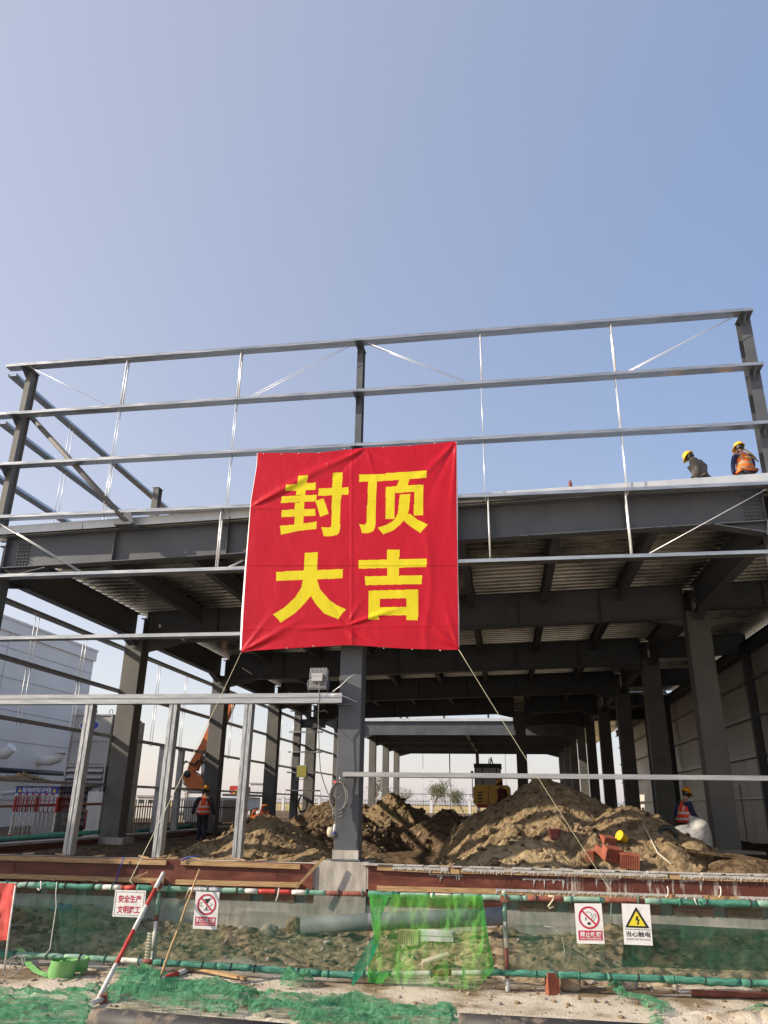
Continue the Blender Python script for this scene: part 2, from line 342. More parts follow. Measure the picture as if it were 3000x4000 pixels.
m = MB(); xs = np.concatenate([np.arange(-13.5, -9.5, .06), np.arange(-9.5, 6, .026), np.arange(6, 9.1, .06)]); ys = np.concatenate([np.arange(5.5, 7.3, 0.08), np.arange(7.3, 10.8, .026), np.arange(10.8, 15.8, 0.034)])
X, Y = np.meshgrid(xs, ys); m.grid(X, Y, ground_h(X, Y))
m.add([(-400,-300,-2.45),(400,-300,-2.45),(400,15.72,-2.45),(-400,15.72,-2.45)], [(0,1,2,3)])
EDGE = 10.75 + 1.1 - (max(v[1] for v in m.v)+min(v[1] for v in m.v))/2
blend_site(K['site']); g = m.build('ground', K['site'], fix=False); tag(g, kind='structure')
m = MB(); xs = np.concatenate([[-4000,-400,-60,-30], np.arange(-18, 14, 0.16), [30,60,400,4000]]); ys = np.concatenate([np.arange(16.0, 44, 0.16), [60, 120, 400, 6000]])
X, Y = np.meshgrid(xs, ys)
Zp = GI + 0.10*(fbm(X*0.5, Y*0.5, 61)-0.5) + 0.05*clods(X*2.4, Y*2.4, 62)
Zp = Zp - 0.55*np.exp(-((X+1.5)/1.6)**4 - ((Y-19.3)/1.5)**4) 
far = (np.abs(X) > 19) | (Y > 45); Zp = np.where(far, GI, Zp)
m.grid(X, Y, Zp); tag(m.build('building_plot', K['soil_dark'], fix=False), kind='structure')
m = MB(); m.add([(-900,136,GI+0.01),(900,136,GI+0.01),(900,900,GI+0.02),(-900,900,GI+0.02)], [(0,1,2,3)])
tag(m.build('field', K['grass'], fix=False), kind='structure')

# ================================================================== STEEL FRAME (front block)
SL = 0.028                                           # fall of the deck across the building
XL, XM, XR = -12.2, -3.2, 5.9
FY = [16.15, 24.1, 32.3, 40.6, 48.9]
sf = thing('steel_building', 'dark grey steel building skeleton with galvanised rails and ribbed roof deck, the nearest', 'building frame', (XM, 16.2, -1.08))
def Z0(X): return 6.35 + SL*X                         # underside of the deck
# columns
def column(p, name, parent, x, y, z0, z1, wx, wy, k='paint_dusty', stiff=False):
    m = MB(); a, b = wx/2, wy/2
    m.ext([(-a,-b+.012),(-a+.012,-b),(a-.012,-b),(a,-b+.012),(a,b-.012),(a-.012,b),(-a+.012,b),(-a,b-.012)], (x,y,z0), (x,y,z1), (0,1,0))
    m.box((x-a-.06,y-b-.06,z0), (x+a+.06,y+b+.06,z0+.03))
    return m.build(name, K[k], parent)
for y in FY[1:]:
    column(0, 'column', sf, XL, y, -1.2, Z0(XL)-.9, .62, .55)
    column(0, 'column', sf, XR, y, -1.25, Z0(XR)-.9, .66, .55)
column(0, 'column', sf, XL, 57.2, -1.2, Z0(XL), .62, .55); column(0, 'column', sf, XR, 57.2, -1.2, Z0(XR), .62, .55)
column(0, 'column', sf, XL, FY[0]+.15, -1.2, Z0(XL)-.8, .5, .5, 'paint'); column(0, 'column', sf, XR, FY[0]+.15, -1.2, Z0(XR)-.8, .5, .5, 'paint')
cm = column(0, 'column', sf, XM, FY[0]+.12, -1.05, Z0(XM)-.8, .48, .5, 'paint')
m = MB(); m.box((XM-.26, FY[0]-.15, -1.05), (XM+.26, FY[0]-.128, -.86)); m.build('base_grout', K['concrete'], cm)
column(0, 'column', sf, 0.9, 48.9, -1.2, Z0(0.9)-1.0, .62, .55)
# roof beams across the building: the front one with stiffeners, the inner ones deeper, with haunches
def rafter(parent, y, x0, x1, h, w=.30, haunch=True, ztop=0.0):
    m = MB(); z = lambda x: Z0(x) - h/2 + ztop
    m.ibeam((x0,y,z(x0)), (x1,y,z(x1)), h, w)
    r = m.build('rafter', K['paint'], parent)
    s = MB(); n = max(2, int((x1-x0)/2.26))
    for i in range(n+1):
        x = x0 + (x1-x0)*i/n; zt = Z0(x)+ztop
        s.box((x-.006, y-w/2+.005, zt-h+.022), (x+.006, y+w/2-.005, zt-.022))
    build_each(s, 'stiffener', K['paint'], r)
    if haunch:
        for x, d in ((x0, 1), (x1, -1)):
            q = MB(); zt = Z0(x)+ztop-h; L = 1.15
            for yy, t in ((y-.008, .016),):
                q.prism([(0,0),(L*d,0),(0.12*d,-.24),(0,-.24)], (x,yy,zt), (1,0,0), (0,0,1), (0,t,0))
            q.bar((x+.05*d,y,zt-.25), (x+L*d,y,zt-.012), w, .02, (0,0,1))
            q.build('haunch', K['paint'], r)
    return r
fr = rafter(sf, FY[0]+.12, XL+.25, XM-.24, .80, haunch=True); fr2 = rafter(sf, FY[0]+.12, XM+.24, XR-.25, .80, haunch=True)
for r, xb in ((fr, XL+.55), (fr2, XR-.62)):
    b = MB()
    for i in range(4):
        for j in range(7):
            x = xb + i*.085; z = Z0(xb) - .70 + j*.085
            b.lathe([(.022,0),(.022,.03),(.012,.03),(.012,.055),(0,.055)], (x, FY[0]+.11, z), (0,-1,0), 6)
    build_each(b, 'bolt', K['paint'], r)
for y in FY[1:4]: rafter(sf, y, XL+.31, XR-.33, 1.08)
rafter(sf, FY[4], XL+.31, 0.59, 1.05); rafter(sf, FY[4], 1.21, XR-.33, 1.05)
for y in FY: rafter(sf, y+.1, XR+.33, 9.7, .8, haunch=False)
# beams along the building over the columns, and smaller joists between
for x in (XL, XR):
    ys = FY + [57.2]
    for a, b in zip(ys[:-1], ys[1:]):
        m = MB(); zc = Z0(x)-.95+.42; m.ibeam((x,a+.26,zc), (x,b-.26,zc), .84, .28)
        r = m.build('edge_beam', K['paint'], sf)
        for yy, d in ((a+.27,1),(b-.27,-1)):
            q = MB()
            q.prism([(0,0),(.95*d,0),(.1*d,-.22),(0,-.22)], (x-.008,yy,zc-.42), (0,1,0), (0,0,1), (.016,0,0))
            q.bar((x,yy+.05*d,zc-.42-.23), (x,yy+.95*d,zc-.432), .28, .02)
            q.build('haunch', K['paint'], r)
for a, b in zip(FY[:-1], FY[1:]):
    for k in range(1, 8):
        x = XL + 18.1*k/8
        m = MB(); zc = Z0(x)-.235; m.ibeam((x,a+.2,zc), (x,b-.2,zc), .45, .20); m.build('joist', K['paint'], sf)
# ribbed deck
m = MB(); ys = []; zs = []; y = 16.0; p = 0.38
while y < 48.9:
    for dy, dz in ((0,0),(.06,0),(.068,.014),(.076,0),(.14,0),(.155,.105),(.36,.105)): ys.append(y+dy); zs.append(dz)
    y += p
xs = [XL-.15, 10.1]; P = []; fs = []
for yy, dz in zip(ys, zs):
    for x in xs: P.append((x, yy, Z0(x)+.004+dz))
fs = [(2*i, 2*i+1, 2*i+3, 2*i+2) for i in range(len(ys)-1)]
m.add(P, fs); b0 = len(m.v)
for x0, x1, y0, y1 in ((XL-.15, 10.1, 15.99, 48.9),):
    m.add([(x0,y0,Z0(x0)+.13),(x1,y0,Z0(x1)+.13),(x1,y1,Z0(x1)+.13),(x0,y1,Z0(x0)+.13)], [(0,1,2,3)])
m.build('roof_deck', K['deck'], sf, fix=False)
m = MB(); m.box((0.6,48.95,6.42),(10.1,64.2,6.52)); m.build('roof_deck', K['deck'], sf)
m = MB(); m.box((XL-.15,48.95,6.42),(0.595,58.6,6.52)); m.build('roof_deck', K['deck'], sf)  # added strip of deck, hidden from view, to shade the rear beam
for y in (57.2,):
    rafter(sf, y, 0.6, XR-.33, 1.05); rafter(sf, y+.1, XR+.33, 9.7, .8, haunch=False)
for xa, xb in ((XL-.5, -9.9), (-9.88, -6.2), (-6.18, -2.0), (-1.98, 6.0)):
    m = MB()
    m.bar((xa,15.955,Z0(xa)+.11), (xb,15.955,Z0(xb)+.11), .012, .20)
    m.bar((xa,16.05,Z0(xa)+.212), (xb,16.05,Z0(xb)+.212), .2, .01)
    m.build('edge_trim', K['trim'], sf)
# parapet posts
def post(x, y, z0, z1, wx, wy, parent, k='paint'):
    m = MB(); m.ibeam((x,y,z0),(x,y,z1), wy, wx, .014, .010, up=(0,1,0)); m.box((x-wx/2-.02,y-wy/2-.02,z1), (x+wx/2+.02,y+wy/2+.02,z1+.016))
    return m.build('parapet_post', K[k], parent)
GZ = [10.675, 9.235, 7.79, 6.37, 4.865]
posts = [(XL, 16.16, Z0(XL)+.08, 10.72), (XM, 16.16, Z0(XM)+.08, 10.66), (XR, 16.16, Z0(XR)+.08, 10.72)]
for (x, y, z0, z1), wx in zip(posts, (.15, .15, .24)):
    o = post(x, y, z0, z1, wx, .30, sf, 'paint_dusty' if x == XL else 'paint')
    q = MB()
    for z in GZ[:4]:
        for s in (-.05,):
            q.prism([(0,0),(.30,0),(.30,-.02),(.05,-.20),(0,-.20)], (x+s,16.0,z-.006), (0,-1,0), (0,0,1), (.010,0,0))
        q.box((x-.10,15.70,z-.0085), (x+.10,16.0,z-.0015))
    build_each(q, 'girt_bracket', K['paint'], o)
for y in (24.1, 32.3, 40.6): post(XL, y, Z0(XL)+.08, 10.62, .22, .30, sf, 'paint_dusty')
for y in (32.3, 48.9): post(XR, y, Z0(XR)+.08, 8.2, .22, .30, sf)
# girts of the front: C sections lying flat, web underneath
CG = [(.125,0),(.125,.075),(.105,.075),(.105,.069),(.119,.069),(.119,.006),(-.119,.006),(-.119,.069),(-.105,.069),(-.105,.075),(-.125,.075),(-.125,0)]
GY = 15.845
def girt(parent, p0, p1, k='galv', name='girt', prof=CG, up=(0,0,1)):
    m = MB(); m.ext(prof, p0, p1, up); return m.build(name, K[k], parent)
for i, z in enumerate(GZ):
    girt(sf, (-12.72,GY,z+(.012 if i==0 else 0)), (XM-.004,GY,z)); girt(sf, (XM+.004,GY,z), (6.02,GY,z+(.02 if i<2 else 0)))
girt(sf, (-12.72,GY,3.375), (XM-.3,GY,3.375))
# window head: two C sections face to face, from the left to the middle column
H2 = [(.10,-.125),(.10,.125),(-.10,.125),(-.10,-.125)]
def ribbed(parent, p0, p1, w, d, name, k, up=(0,0,1)):         # boxed section with a rib down the face
    a, b = w/2, d/2; e = .022
    pr = [(b,-a),(b,-a*.18),(b-e,-a*.1),(b-e,a*.1),(b,a*.18),(b,a),(-b,a),(-b,-a)]
    m = MB(); m.ext(pr, p0, p1, up); return m.build(name, K[k], parent)
wh = ribbed(sf, (-12.72,15.80,2.03), (-3.31,15.80,2.03), .20, .2, 'window_head', 'galv')
q = MB(); q.box((-3.42,15.78,1.90),(-3.12,15.9,1.92)); q.box((-3.30,15.86,1.75),(-3.28,15.9,1.90)); q.build('head_bracket', K['paint'], wh)
for px in (272, 620, 931):
    c = atY(px, 3330, 15.85)
    ribbed(sf, (c.x,15.82,-1.06), (c.x+.02,15.82,1.925), .17, .20, 'stud', 'galv_v', up=(-1,0,0))
wr = girt(sf, (-3.24,15.8,.50), (6.5,15.8,.50), 'galv', 'window_sill_rail', [(.11,0),(.11,.085),(-.11,.085),(-.11,0)])
q = MB(); q.box((-3.28,15.78,.468),(-3.0,15.9,.494)); q.build('rail_bracket', K['paint'], wr)
# sag rods and diagonal ties between the girts
def rods(pts, za, zb, r, thick=False):
    for x in pts:
        m = MB()
        for dy in (-.055, .055):
            m.tube([(x, GY+dy, za), (x, GY+dy, zb)], r, 6)
        build_each(m, 'sag_rod', K['rod'], sf)
XA = [atY(500,1420,GY).x, atY(945,1385,GY).x, atY(1876,1312,GY).x, atY(2384,1272,GY).x]
rods(XA, GZ[1]+.08, GZ[0]+.006, .021, True)
rods([x-.02 for x in XA], GZ[2]-.08, GZ[1]+.0, .010); rods([x-.02 for x in XA], GZ[3]-.05, GZ[2], .0105)
XB = [atY(858,2100,GY).x, atY(1912,2100,GY).x, atY(2455,2050,GY).x]
rods(XB, GZ[4]+.08, GZ[3]+.006, .021, True)
def ties(p, q, dz=.10):
    m = MB()
    a = atY(*p, GY); b = atY(*q, GY)
    m.tube([a+Vector((0,-.05,0)), b+Vector((0,-.05,0))], .0075, 6); m.tube([a+Vector((0,.07,.03)), b+Vector((0,.07,.03))], .0075, 6)
    build_each(m, 'tie_rod', K['rod'], sf)
for p, q in (((110,1432),(428,1590)), ((1366,1350),(965,1560)), ((1440,1345),(1830,1497)), ((2862,1240),(2450,1455)), ((-20,2035),(322,2240)), ((2990,1915),(2535,2165)), ((950,2190),(880,2225))): ties(p, q)
# left side wall girts (C sections along the building) with rods, brace tube
CS = CG
for zt, y1 in ((10.58,48), (9.15,40), (7.71,40), (4.8,57), (3.40,57), (1.95,57), (.47,57)):
    ys = [15.9] + [y for y in (24.1,32.3,40.6,48.9,57.2) if y <= y1+.5]
    for a, b in zip(ys[:-1], ys[1:]):
        girt(sf, (-12.62,a+.004,zt-.075), (-12.62,b-.004,zt-.075), 'galv_v' if zt < 5 else 'galv')
def wall_rods(y, za, zb):
    m = MB()
    for d in (-.09, .09): m.tube([(-12.6,y+d,za),(-12.6,y+d,zb)], .011, 6)
    build_each(m, 'sag_rod', K['rod'], sf)
for ya in (16.15, 24.1, 32.3, 40.6):
    for f in (.34, .66):
        y = ya + 8.1*f
        for za, zb in ((3.40,4.75), (1.95,3.35)): wall_rods(y, za-.15, zb)
        if ya < 30:
            for za, zb in ((9.15,10.5), (7.71,9.1), (6.1,7.65)): wall_rods(y, za-.15, zb)
m = MB(); a = atX(112,1618,-12.15); b = atZ(496,2040,6.12); m.tube([a, b], .07, 12); br = m.build('brace_tube', K['paint_dusty'], sf)
q = MB(); q.box((b.x-.22,b.y-.2,6.0),(b.x+.22,b.y+.2,6.06)); q.prism([(-.2,0),(.2,0),(.08,.3),(-.08,.3)], (b.x,b.y-.03,6.06), (1,0,0),(0,0,1),(0,.03,0)); q.build('brace_foot', K['paint'], br)
for y in (28.0, 29.75): ribbed(sf, (-12.62,y,-1.2), (-12.62,y,1.87), .2, .2, 'stud', 'galv_v', up=(0,1,0))

# ================================================================== REAR FRAME (second block, far inside)
rf = thing('steel_hall', 'second dark steel hall seen far through the hall beyond a gap of sky', 'building frame', (XM, 64.5, -1.3))
RY = [64.4, 72.5, 80.6, 88.7]
def zr(x): return 6.45
for y in RY:
    for x in (XL, XR): column(0, 'column', rf, x, y, -1.3, 6.3, .62, .55)
    m = MB(); m.ibeam((XL,y,5.88),(XR,y,5.88), 1.15, .3); r = m.build('rafter', K['paint'], rf)
    q = MB()
    for x, d in ((XL+.3,1),(XR-.3,-1)): q.prism([(0,0),(1.3*d,0),(.1*d,-.3),(0,-.3)], (x,y-.1,5.31), (1,0,0),(0,0,1),(0,.2,0))
    build_each(q, 'haunch', K['paint'], r)
for x in (XL, -3.2, XR):
    m = MB(); m.ibeam((x,64.4,5.9),(x,88.7,5.9), .9, .28); m.build('edge_beam', K['paint'], rf)
m = MB(); m.box((XL-.1,64.5,6.47),(9.7,88.9,6.56)); m.build('roof_deck', K['deck'], rf)
m = MB(); m.bar((XL-.2,64.2,6.5),(9.0,64.2,6.5),.02,.22); m.build('edge_trim', K['trim'], rf)
column(0, 'column', rf, -3.2, 88.7, -1.3, 5.3, .35, .4)
for z in (2.72, 1.02): girt(rf, (XL,88.4,z), (XR,88.4,z))
m = MB()
for px in (1757, 1652, 1975): p = atY(px, 3000, 88.4); m.tube([(p.x,88.4,-1.2),(p.x,88.4,5.3)], .07 if px == 1757 else .025, 6)
build_each(m, 'sag_rod', K['rod'], rf)
for x in np.linspace(XL, XR, 6):
    m = MB(); m.ibeam((x,64.6,6.5),(x,64.6,10.4), .3, .16, up=(0,1,0)); m.build('parapet_post', K['paint'], rf)
for z in (7.15, 8.6, 10.1): girt(rf, (XL,64.35,z), (XR,64.35,z))
m = MB(); m.bar((-9.6,64.9,8.2),(-7.8,64.9,6.5),.12,.12); m.build('brace_tube', K['paint'], rf)
# slim post with short arms outside on the left
sp = thing('steel_post', 'slim steel post with short outrigger rails left of the far columns', 'post', (-14.3, 46.5, -1.3))
pc = atY(1155, 3000, 46.5); m = MB(); m.ibeam((pc.x,46.5,-1.3),(pc.x,46.5,6.2), .35, .4, up=(0,1,0)); m.build('post', K['paint_dusty'], sp)
for py in (2780, 2862, 2940, 3020, 3090):
    z = atY(1150, py, 46.3).z; girt(sp, (pc.x-.45,46.3,z), (pc.x+1.6,46.3,z), 'galv', 'rail')
q = MB(); q.ibeam((pc.x+.1,46.6,4.5),(pc.x+1.7,46.6,4.5), .5, .25); q.build('outrigger', K['paint'], sp)

# ================================================================== PANEL WALL on the right
pw = thing('panel_wall', 'pale insulated panel wall with dark posts behind the right-hand columns', 'wall', (9.9, 36, -1.3))
WX = 9.95
m = MB()
for k in range(14):
    y0 = 15.2 + k*4.1
    m.box((WX, y0, -1.3), (WX+.1, y0+4.095, 6.5))
build_each(m, 'panel', K['wallpanel'], pw)
m = MB()
for z in (-.45, 1.18, 2.75, 4.2): m.box((WX-.006,15.2,z), (WX-.0005,72,z+.02))
for k in range(14): m.box((WX-.005, 15.18+k*4.1, -1.3), (WX-.0004, 15.21+k*4.1, 5.9))
build_each(m, 'joint', K['silo'], pw)
for z in (4.9, 3.5, 2.02, .47): girt(pw, (WX-.13,15.2,z-.08), (WX-.13,72,z-.08), 'galv_v', 'girt')
for y in (16.2, 24.2, 32.2, 40.4, 48.6, 55.8):
    m = MB(); m.ibeam((WX-.36,y,-1.3),(WX-.36,y,6.2), .3, .25, up=(1,0,0)); m.build('post', K['paint'], pw)
m = MB(); m.ibeam((WX-.3,15.5,6.05),(WX-.3,72,6.05), .45, .25); m.build('eave_beam', K['paint'], pw)
m = MB(); m.box((WX-.05,37.0,-1.3),(WX-.012,38.6,1.0)); m.build('door', K['wallpanel'], pw)
# ================================================================== BANNER
def inpoly(px, py, poly):
    c = np.zeros(px.shape, bool); n = len(poly); j = n-1
    for i in range(n):
        xi, yi = poly[i]; xj, yj = poly[j]
        if yi != yj: c ^= ((yi > py) != (yj > py)) & (px < (xj-xi)*(py-yi)/(yj-yi)+xi)
        j = i
    return c
GLY = [
 [[(440,347),(502,342),(484,470),(424,474)], [(362,404),(554,390),(551,437),(354,444)], [(333,480),(560,468),(556,512),(327,522)], [(418,522),(478,516),(472,665),(414,668)],
  [(334,567),(551,559),(550,605),(330,613)], [(320,670),(420,662),(560,643),(556,690),(440,703),(328,728)], [(572,428),(766,420),(764,467),(570,477)],
  [(664,326),(728,324),(722,420),(712,560),(710,690),(704,715),(688,730),(655,737),(605,738),(597,705),(588,678),(645,682),(654,670),(658,480)], [(550,508),(602,492),(622,545),(636,592),(582,612),(566,555)]],
 [[(835,338),(1000,333),(998,379),(835,386)], [(893,380),(950,377),(943,520),(938,680),(925,705),(900,716),(852,718),(846,690),(834,658),(868,664),(882,650)],
  [(1002,330),(1272,310),(1270,360),(998,379)], [(1095,370),(1160,366),(1148,412),(1075,420)], [(1007,418),(1252,403),(1248,600),(1188,604),(1192,450),(1065,458),(1062,625),(1004,626)],
  [(1098,468),(1166,464),(1158,560),(1145,610),(1100,662),(1055,700),(990,725),(970,700),(955,682),(1010,665),(1060,635),(1085,590)], [(1140,598),(1162,592),(1215,632),(1280,662),(1230,716),(1175,680),(1125,640)]],
 [[(297,968),(730,950),(728,1010),(297,1028)], [(482,845),(565,840),(558,1000),(542,1090),(520,1125),(480,1175),(420,1235),(325,1298),(305,1270),(276,1244),(350,1200),(420,1135),(460,1070),(474,1000)],
  [(525,1020),(560,1013),(580,1080),(640,1150),(690,1185),(750,1212),(722,1240),(700,1275),(610,1240),(555,1180),(519,1122)]],
 [[(1014,826),(1096,824),(1090,995),(1018,998)], [(830,893),(1272,883),(1270,937),(832,948)], [(870,998),(1242,990),(1240,1047),(876,1055)],
  [(897,1090),(1218,1083),(1215,1283),(1140,1281),(1140,1250),(962,1250),(962,1279),(895,1277)]]]
BOX_HOLE = [(968,1143),(1142,1139),(1142,1196),(966,1198)]
bn = thing('banner', 'large square red vinyl banner with four big yellow characters hung on the front rails', 'banner', (-3.2, 15.6, 2.97))
N = 420
uu, vv = np.meshgrid(np.linspace(0, 1, N), np.linspace(0, 1, N))      # v runs downward
def pl(t, pts): return np.interp(t, [p[0] for p in pts], [p[1] for p in pts])
zx0, zy0, zs = 900.0, 1650.0, 1.659
top = lambda u: (pl(u,[(0,175),(1,1465)]), pl(u,[(0,197),(.3,197),(.545,163),(.75,152),(1,122)]))
botm = lambda u: (pl(u,[(0,70),(1,1480)]), pl(u,[(0,1490),(.06,1478),(.25,1462),(.47,1444),(.52,1444),(.75,1466),(.95,1474),(1,1473)]))
lef = lambda v: (pl(v,[(0,175),(.06,172),(.24,134),(.275,130),(.32,126),(.6,100),(.8,84),(1,70)]), pl(v,[(0,197),(1,1490)]))
rig = lambda v: (pl(v,[(0,1465),(.3,1466),(1,1480)]), pl(v,[(0,122),(1,1473)]))
tx, ty = top(uu); bx, by = botm(uu); lx, ly = lef(vv); rx, ry = rig(vv)
px = (1-vv)*tx + vv*bx + (1-uu)*lx + uu*rx - ((1-uu)*(1-vv)*175 + uu*(1-vv)*1465 + (1-uu)*vv*70 + uu*vv*1480)
py = (1-vv)*ty + vv*by + (1-uu)*ly + uu*ry - ((1-uu)*(1-vv)*197 + uu*(1-vv)*122 + (1-uu)*vv*1490 + uu*vv*1473)
xx = (zx0 + px/zs - CX)/F_PX; yy = (zy0 + py/zs - CY)/F_PX
D = np.stack([xx, yy, np.ones_like(xx)], -1) @ R
def gus(d, s): return np.exp(-(d/s)**2)
def crease(a, b, amp, wd):                           # tension fold from a towards b, in (px,py)
    ax, ay = a; dx, dy = b[0]-ax, b[1]-ay; L = math.hypot(dx, dy); dx /= L; dy /= L
    s = (px-ax)*dx + (py-ay)*dy; d = -(px-ax)*dy + (py-ay)*dx
    ww = wd*(0.35 + 0.65*np.clip(s/L, 0, 1))
    return amp*gus(d, ww)*np.clip(s/60, 0, 1)*np.clip(1-s/L, 0, 1)**0.7
W = 0.012*(fbm(px/160, py/260, 5)-.5)*2 + 0.0015*(fbm(px/30, py/60, 6)-.5)*2
W += crease((130,552),(640,262),.050,34) - crease((130,552),(560,380),.025,26) + crease((130,552),(520,560),.016,22)
W += crease((880,165),(420,380),.038,30) - crease((880,165),(600,420),.020,26) + crease((880,165),(960,420),.014,26) + crease((880,165),(1200,330),.012,24)
W += crease((1465,122),(1120,470),.026,34) - crease((1465,122),(1240,560),.016,28) + crease((1465,122),(1420,700),.020,24)
W += crease((70,1490),(520,1240),.034,30) + crease((70,1490),(300,1200),.020,24) - crease((70,1490),(420,1380),.020,24) + crease((70,1490),(560,1440),.015,18)
W += crease((1480,1473),(1180,1200),.024,34) + crease((1480,1473),(1360,1100),.018,30) - crease((1480,1473),(1200,1380),.014,24)
W += crease((755,1315),(1150,1180),.040,26) + crease((755,1315),(380,1345),.020,20) - crease((755,1315),(900,1430),.03,26) - crease((755,1315),(640,1150),.016,24) + crease((755,1315),(860,1130),.018,22) + crease((800,1440),(770,1330),.03,36)
W += 0.0022*np.tanh((512-py+(px-790)*.03)/5)*gus(py-512, 60) + 0.003*np.tanh((924-py)/5)*gus(py-924, 70) + 0.006*gus(px-785, 8) + .006*gus(py-924, 6) + .005*gus(py-1335+(px-300)*.02, 10)
W += 0.010*gus(px-1280-20*np.sin(py/130), 24)*np.clip((py-500)/300,0,1)
W = W*0.95
Yp = 15.68 - W - 0.02*np.sin(vv*3.1)
P3 = D * (Yp / D[..., 1])[..., None]
cx_, cy_ = (px[:-1,:-1]+px[1:,1:])/2, (py[:-1,:-1]+py[1:,1:])/2
lab = np.zeros(cx_.shape, int)
for gi, polys in enumerate(GLY):
    for po in polys: lab[inpoly(cx_, cy_, po)] = gi+1
lab[inpoly(cx_, cy_, BOX_HOLE)] = 0
K['vinyl'] = mat('glossy red vinyl', (0.45,0.002,0.014), (0.49,0.003,0.018), 2.5, 0.34, bump=0.06, bscale=5, coat=0.06, spec=0.3, stretch=(1.2,1,0.6))
K['vinyl_yellow'] = mat('yellow print on vinyl', (0.68,0.57,0.008), (0.72,0.61,0.015), 2.5, 0.34, bump=0.06, bscale=5, coat=0.06, spec=0.3, stretch=(1.2,1,0.6))
K['hem'] = mat('white vinyl back', (0.80,0.79,0.80), None, rough=0.5)
def cells(sel, name, mt):
    i, j = np.nonzero(sel); used = {}; V = []; Fc = []
    for a, b in zip(i.tolist(), j.tolist()):
        q = []
        for r_, c_ in ((a,b),(a+1,b),(a+1,b+1),(a,b+1)):
            k = r_*N+c_
            if k not in used: used[k] = len(V); V.append(P3[r_,c_])
            q.append(used[k])
        Fc.append(q)
    m = MB(); m.add(V, Fc, 0, True); return m.build(name, K[mt], bn, fix=False)
cells(lab == 0, 'cloth', 'vinyl')
for gi in range(4): cells(lab == gi+1, 'lettering', 'vinyl_yellow')
m = MB()                                              # the turned, white edges left and right
for col, sgn, wid in ((0, -1, lambda v: .015+.055*np.clip((v-.25)*1.6,0,1)*(1-.5*np.clip((v-.8)*5,0,1))), (N-1, 1, lambda v: .012+.022*gus(v-.28,.16)+.012*gus(v-.82,.08))):
    P = []; rows = range(0, N, 6)
    for r_ in rows:
        p = P3[r_, col]; v = r_/(N-1); wv = float(wid(v))
        P += [p + np.array([0,.004,0]), p + np.array([sgn*wv*.8, .012, 0]), p + np.array([sgn*wv*.4, .05, 0])]
    n = len(P)//3
    m.add(P, [(3*i+k,3*i+k+1,3*i+k+4,3*i+k+3) for i in range(n-1) for k in (0,1)], 0, True)
build_each(m, 'hem', K['hem'], bn, fix=False)
m = MB()
for px_, py_ in ((1030,1772),(1100,1774),(1168,1772),(1250,1769),(1345,1752),(1500,1746),(1600,1741),(1700,1733),(1782,1727),(1005,1772),(978,1985),(1225,2525),(1120,2532),(1500,2532),(1610,2537),(1720,2541),(1278,1812)):
    c = atY(px_, py_, 15.63); m.lathe([(.005,-.004),(.013,-.004),(.013,.004),(.005,.004)], c, (0,1,0), 10)
build_each(m, 'eyelet', K['galv'], bn)
def rope(name, label, cat, pts, r, k, n=6, group=None):
    m = MB(); m.tube(pts, r, n); return tag(m.build(name, K[k]), label, cat, group)
def sagline(a, b, s, n=14): return [a.lerp(b, i/n) + Vector((0,0,-s*4*(i/n)*(1-i/n))) for i in range(n+1)]
a = Vector(P3[-1,0]); b = atY(508, 3440, 10.2)
rope('banner_rope', 'thin yellowish rope from the lower left banner corner down to the netted fence', 'rope', sagline(a, b, .05)+[b+Vector((.05,.0,-.05))], .0052, 'rope')
a2 = Vector(P3[-1,-1]); b2 = atY(2384, 3478, 15.52)
rope('banner_rope', 'thin pale rope from the lower right banner corner down to the timber formwork', 'rope', sagline(a2, b2, .04)+[b2+Vector((.0,-.02,-.3))], .0052, 'rope')

# ================================================================== FLOODLIGHTS, CABLES
def floodlight(label, p, s, tilt, lens_front=False):
    t = thing('floodlight', label, 'floodlight', p)
    p = Vector(p); ca, sa = math.cos(tilt), math.sin(tilt)
    U = Vector((1,0,0)); Vv = Vector((0, sa, ca)); Nn = Vector((0, -ca, sa)); c = p + Vector((0,0,.30*s))
    if lens_front: Nn = -Nn
    m = MB(); m.obox(c, U*.20*s, Vv*.22*s, Nn*.035*s)
    for k in range(13): m.obox(c + U*((k-6)*.030*s) + Nn*.075*s + Vv*.12*s, U*.006*s, Vv*.11*s, Nn*.045*s)
    for k in range(6): m.obox(c + Vv*(-.03-.035*k)*s + Nn*.06*s, U*.19*s, Vv*.006*s, Nn*.03*s)
    m.build('housing', K['silo'], t)
    m = MB(); m.obox(c - Nn*.045*s, U*.185*s, Vv*.205*s, Nn*.010*s); m.build('lens', K['galv'] if not lens_front else mat('yellowish lamp lens', (0.45,0.42,0.12), None, rough=.3), t)
    m = MB(); m.obox(c + Nn*.14*s - Vv*.01*s, U*.12*s, Vv*.09*s, Nn*.04*s); m.obox(c + Nn*.14*s + Vv*.02*s, U*.125*s, Vv*.012*s, Nn*.045*s); m.build('driver_box', K['silo'], t)
    m = MB(); m.tube([c+U*.23*s, c+U*.24*s-Vv*.12*s, p+U*.21*s+Vector((0,0,.01)), p-U*.21*s+Vector((0,0,.01)), c-U*.24*s-Vv*.12*s, c-U*.23*s], .016*s, 6); m.build('bracket', K['paint'], t)
    return t
fp = atY(1243, 2700, 15.82); floodlight('grey finned floodlight seen from behind on the rail left of the middle column', (fp.x, 15.82, 2.135), .95, .25)
fq = atY(1178, 3045, 40.0); floodlight('small floodlight with yellow lens on the left wall frame deep inside', (fq.x, 40.0, fq.z), 1.3, -.1, True)
c0 = atY(1247, 2672, 15.62)
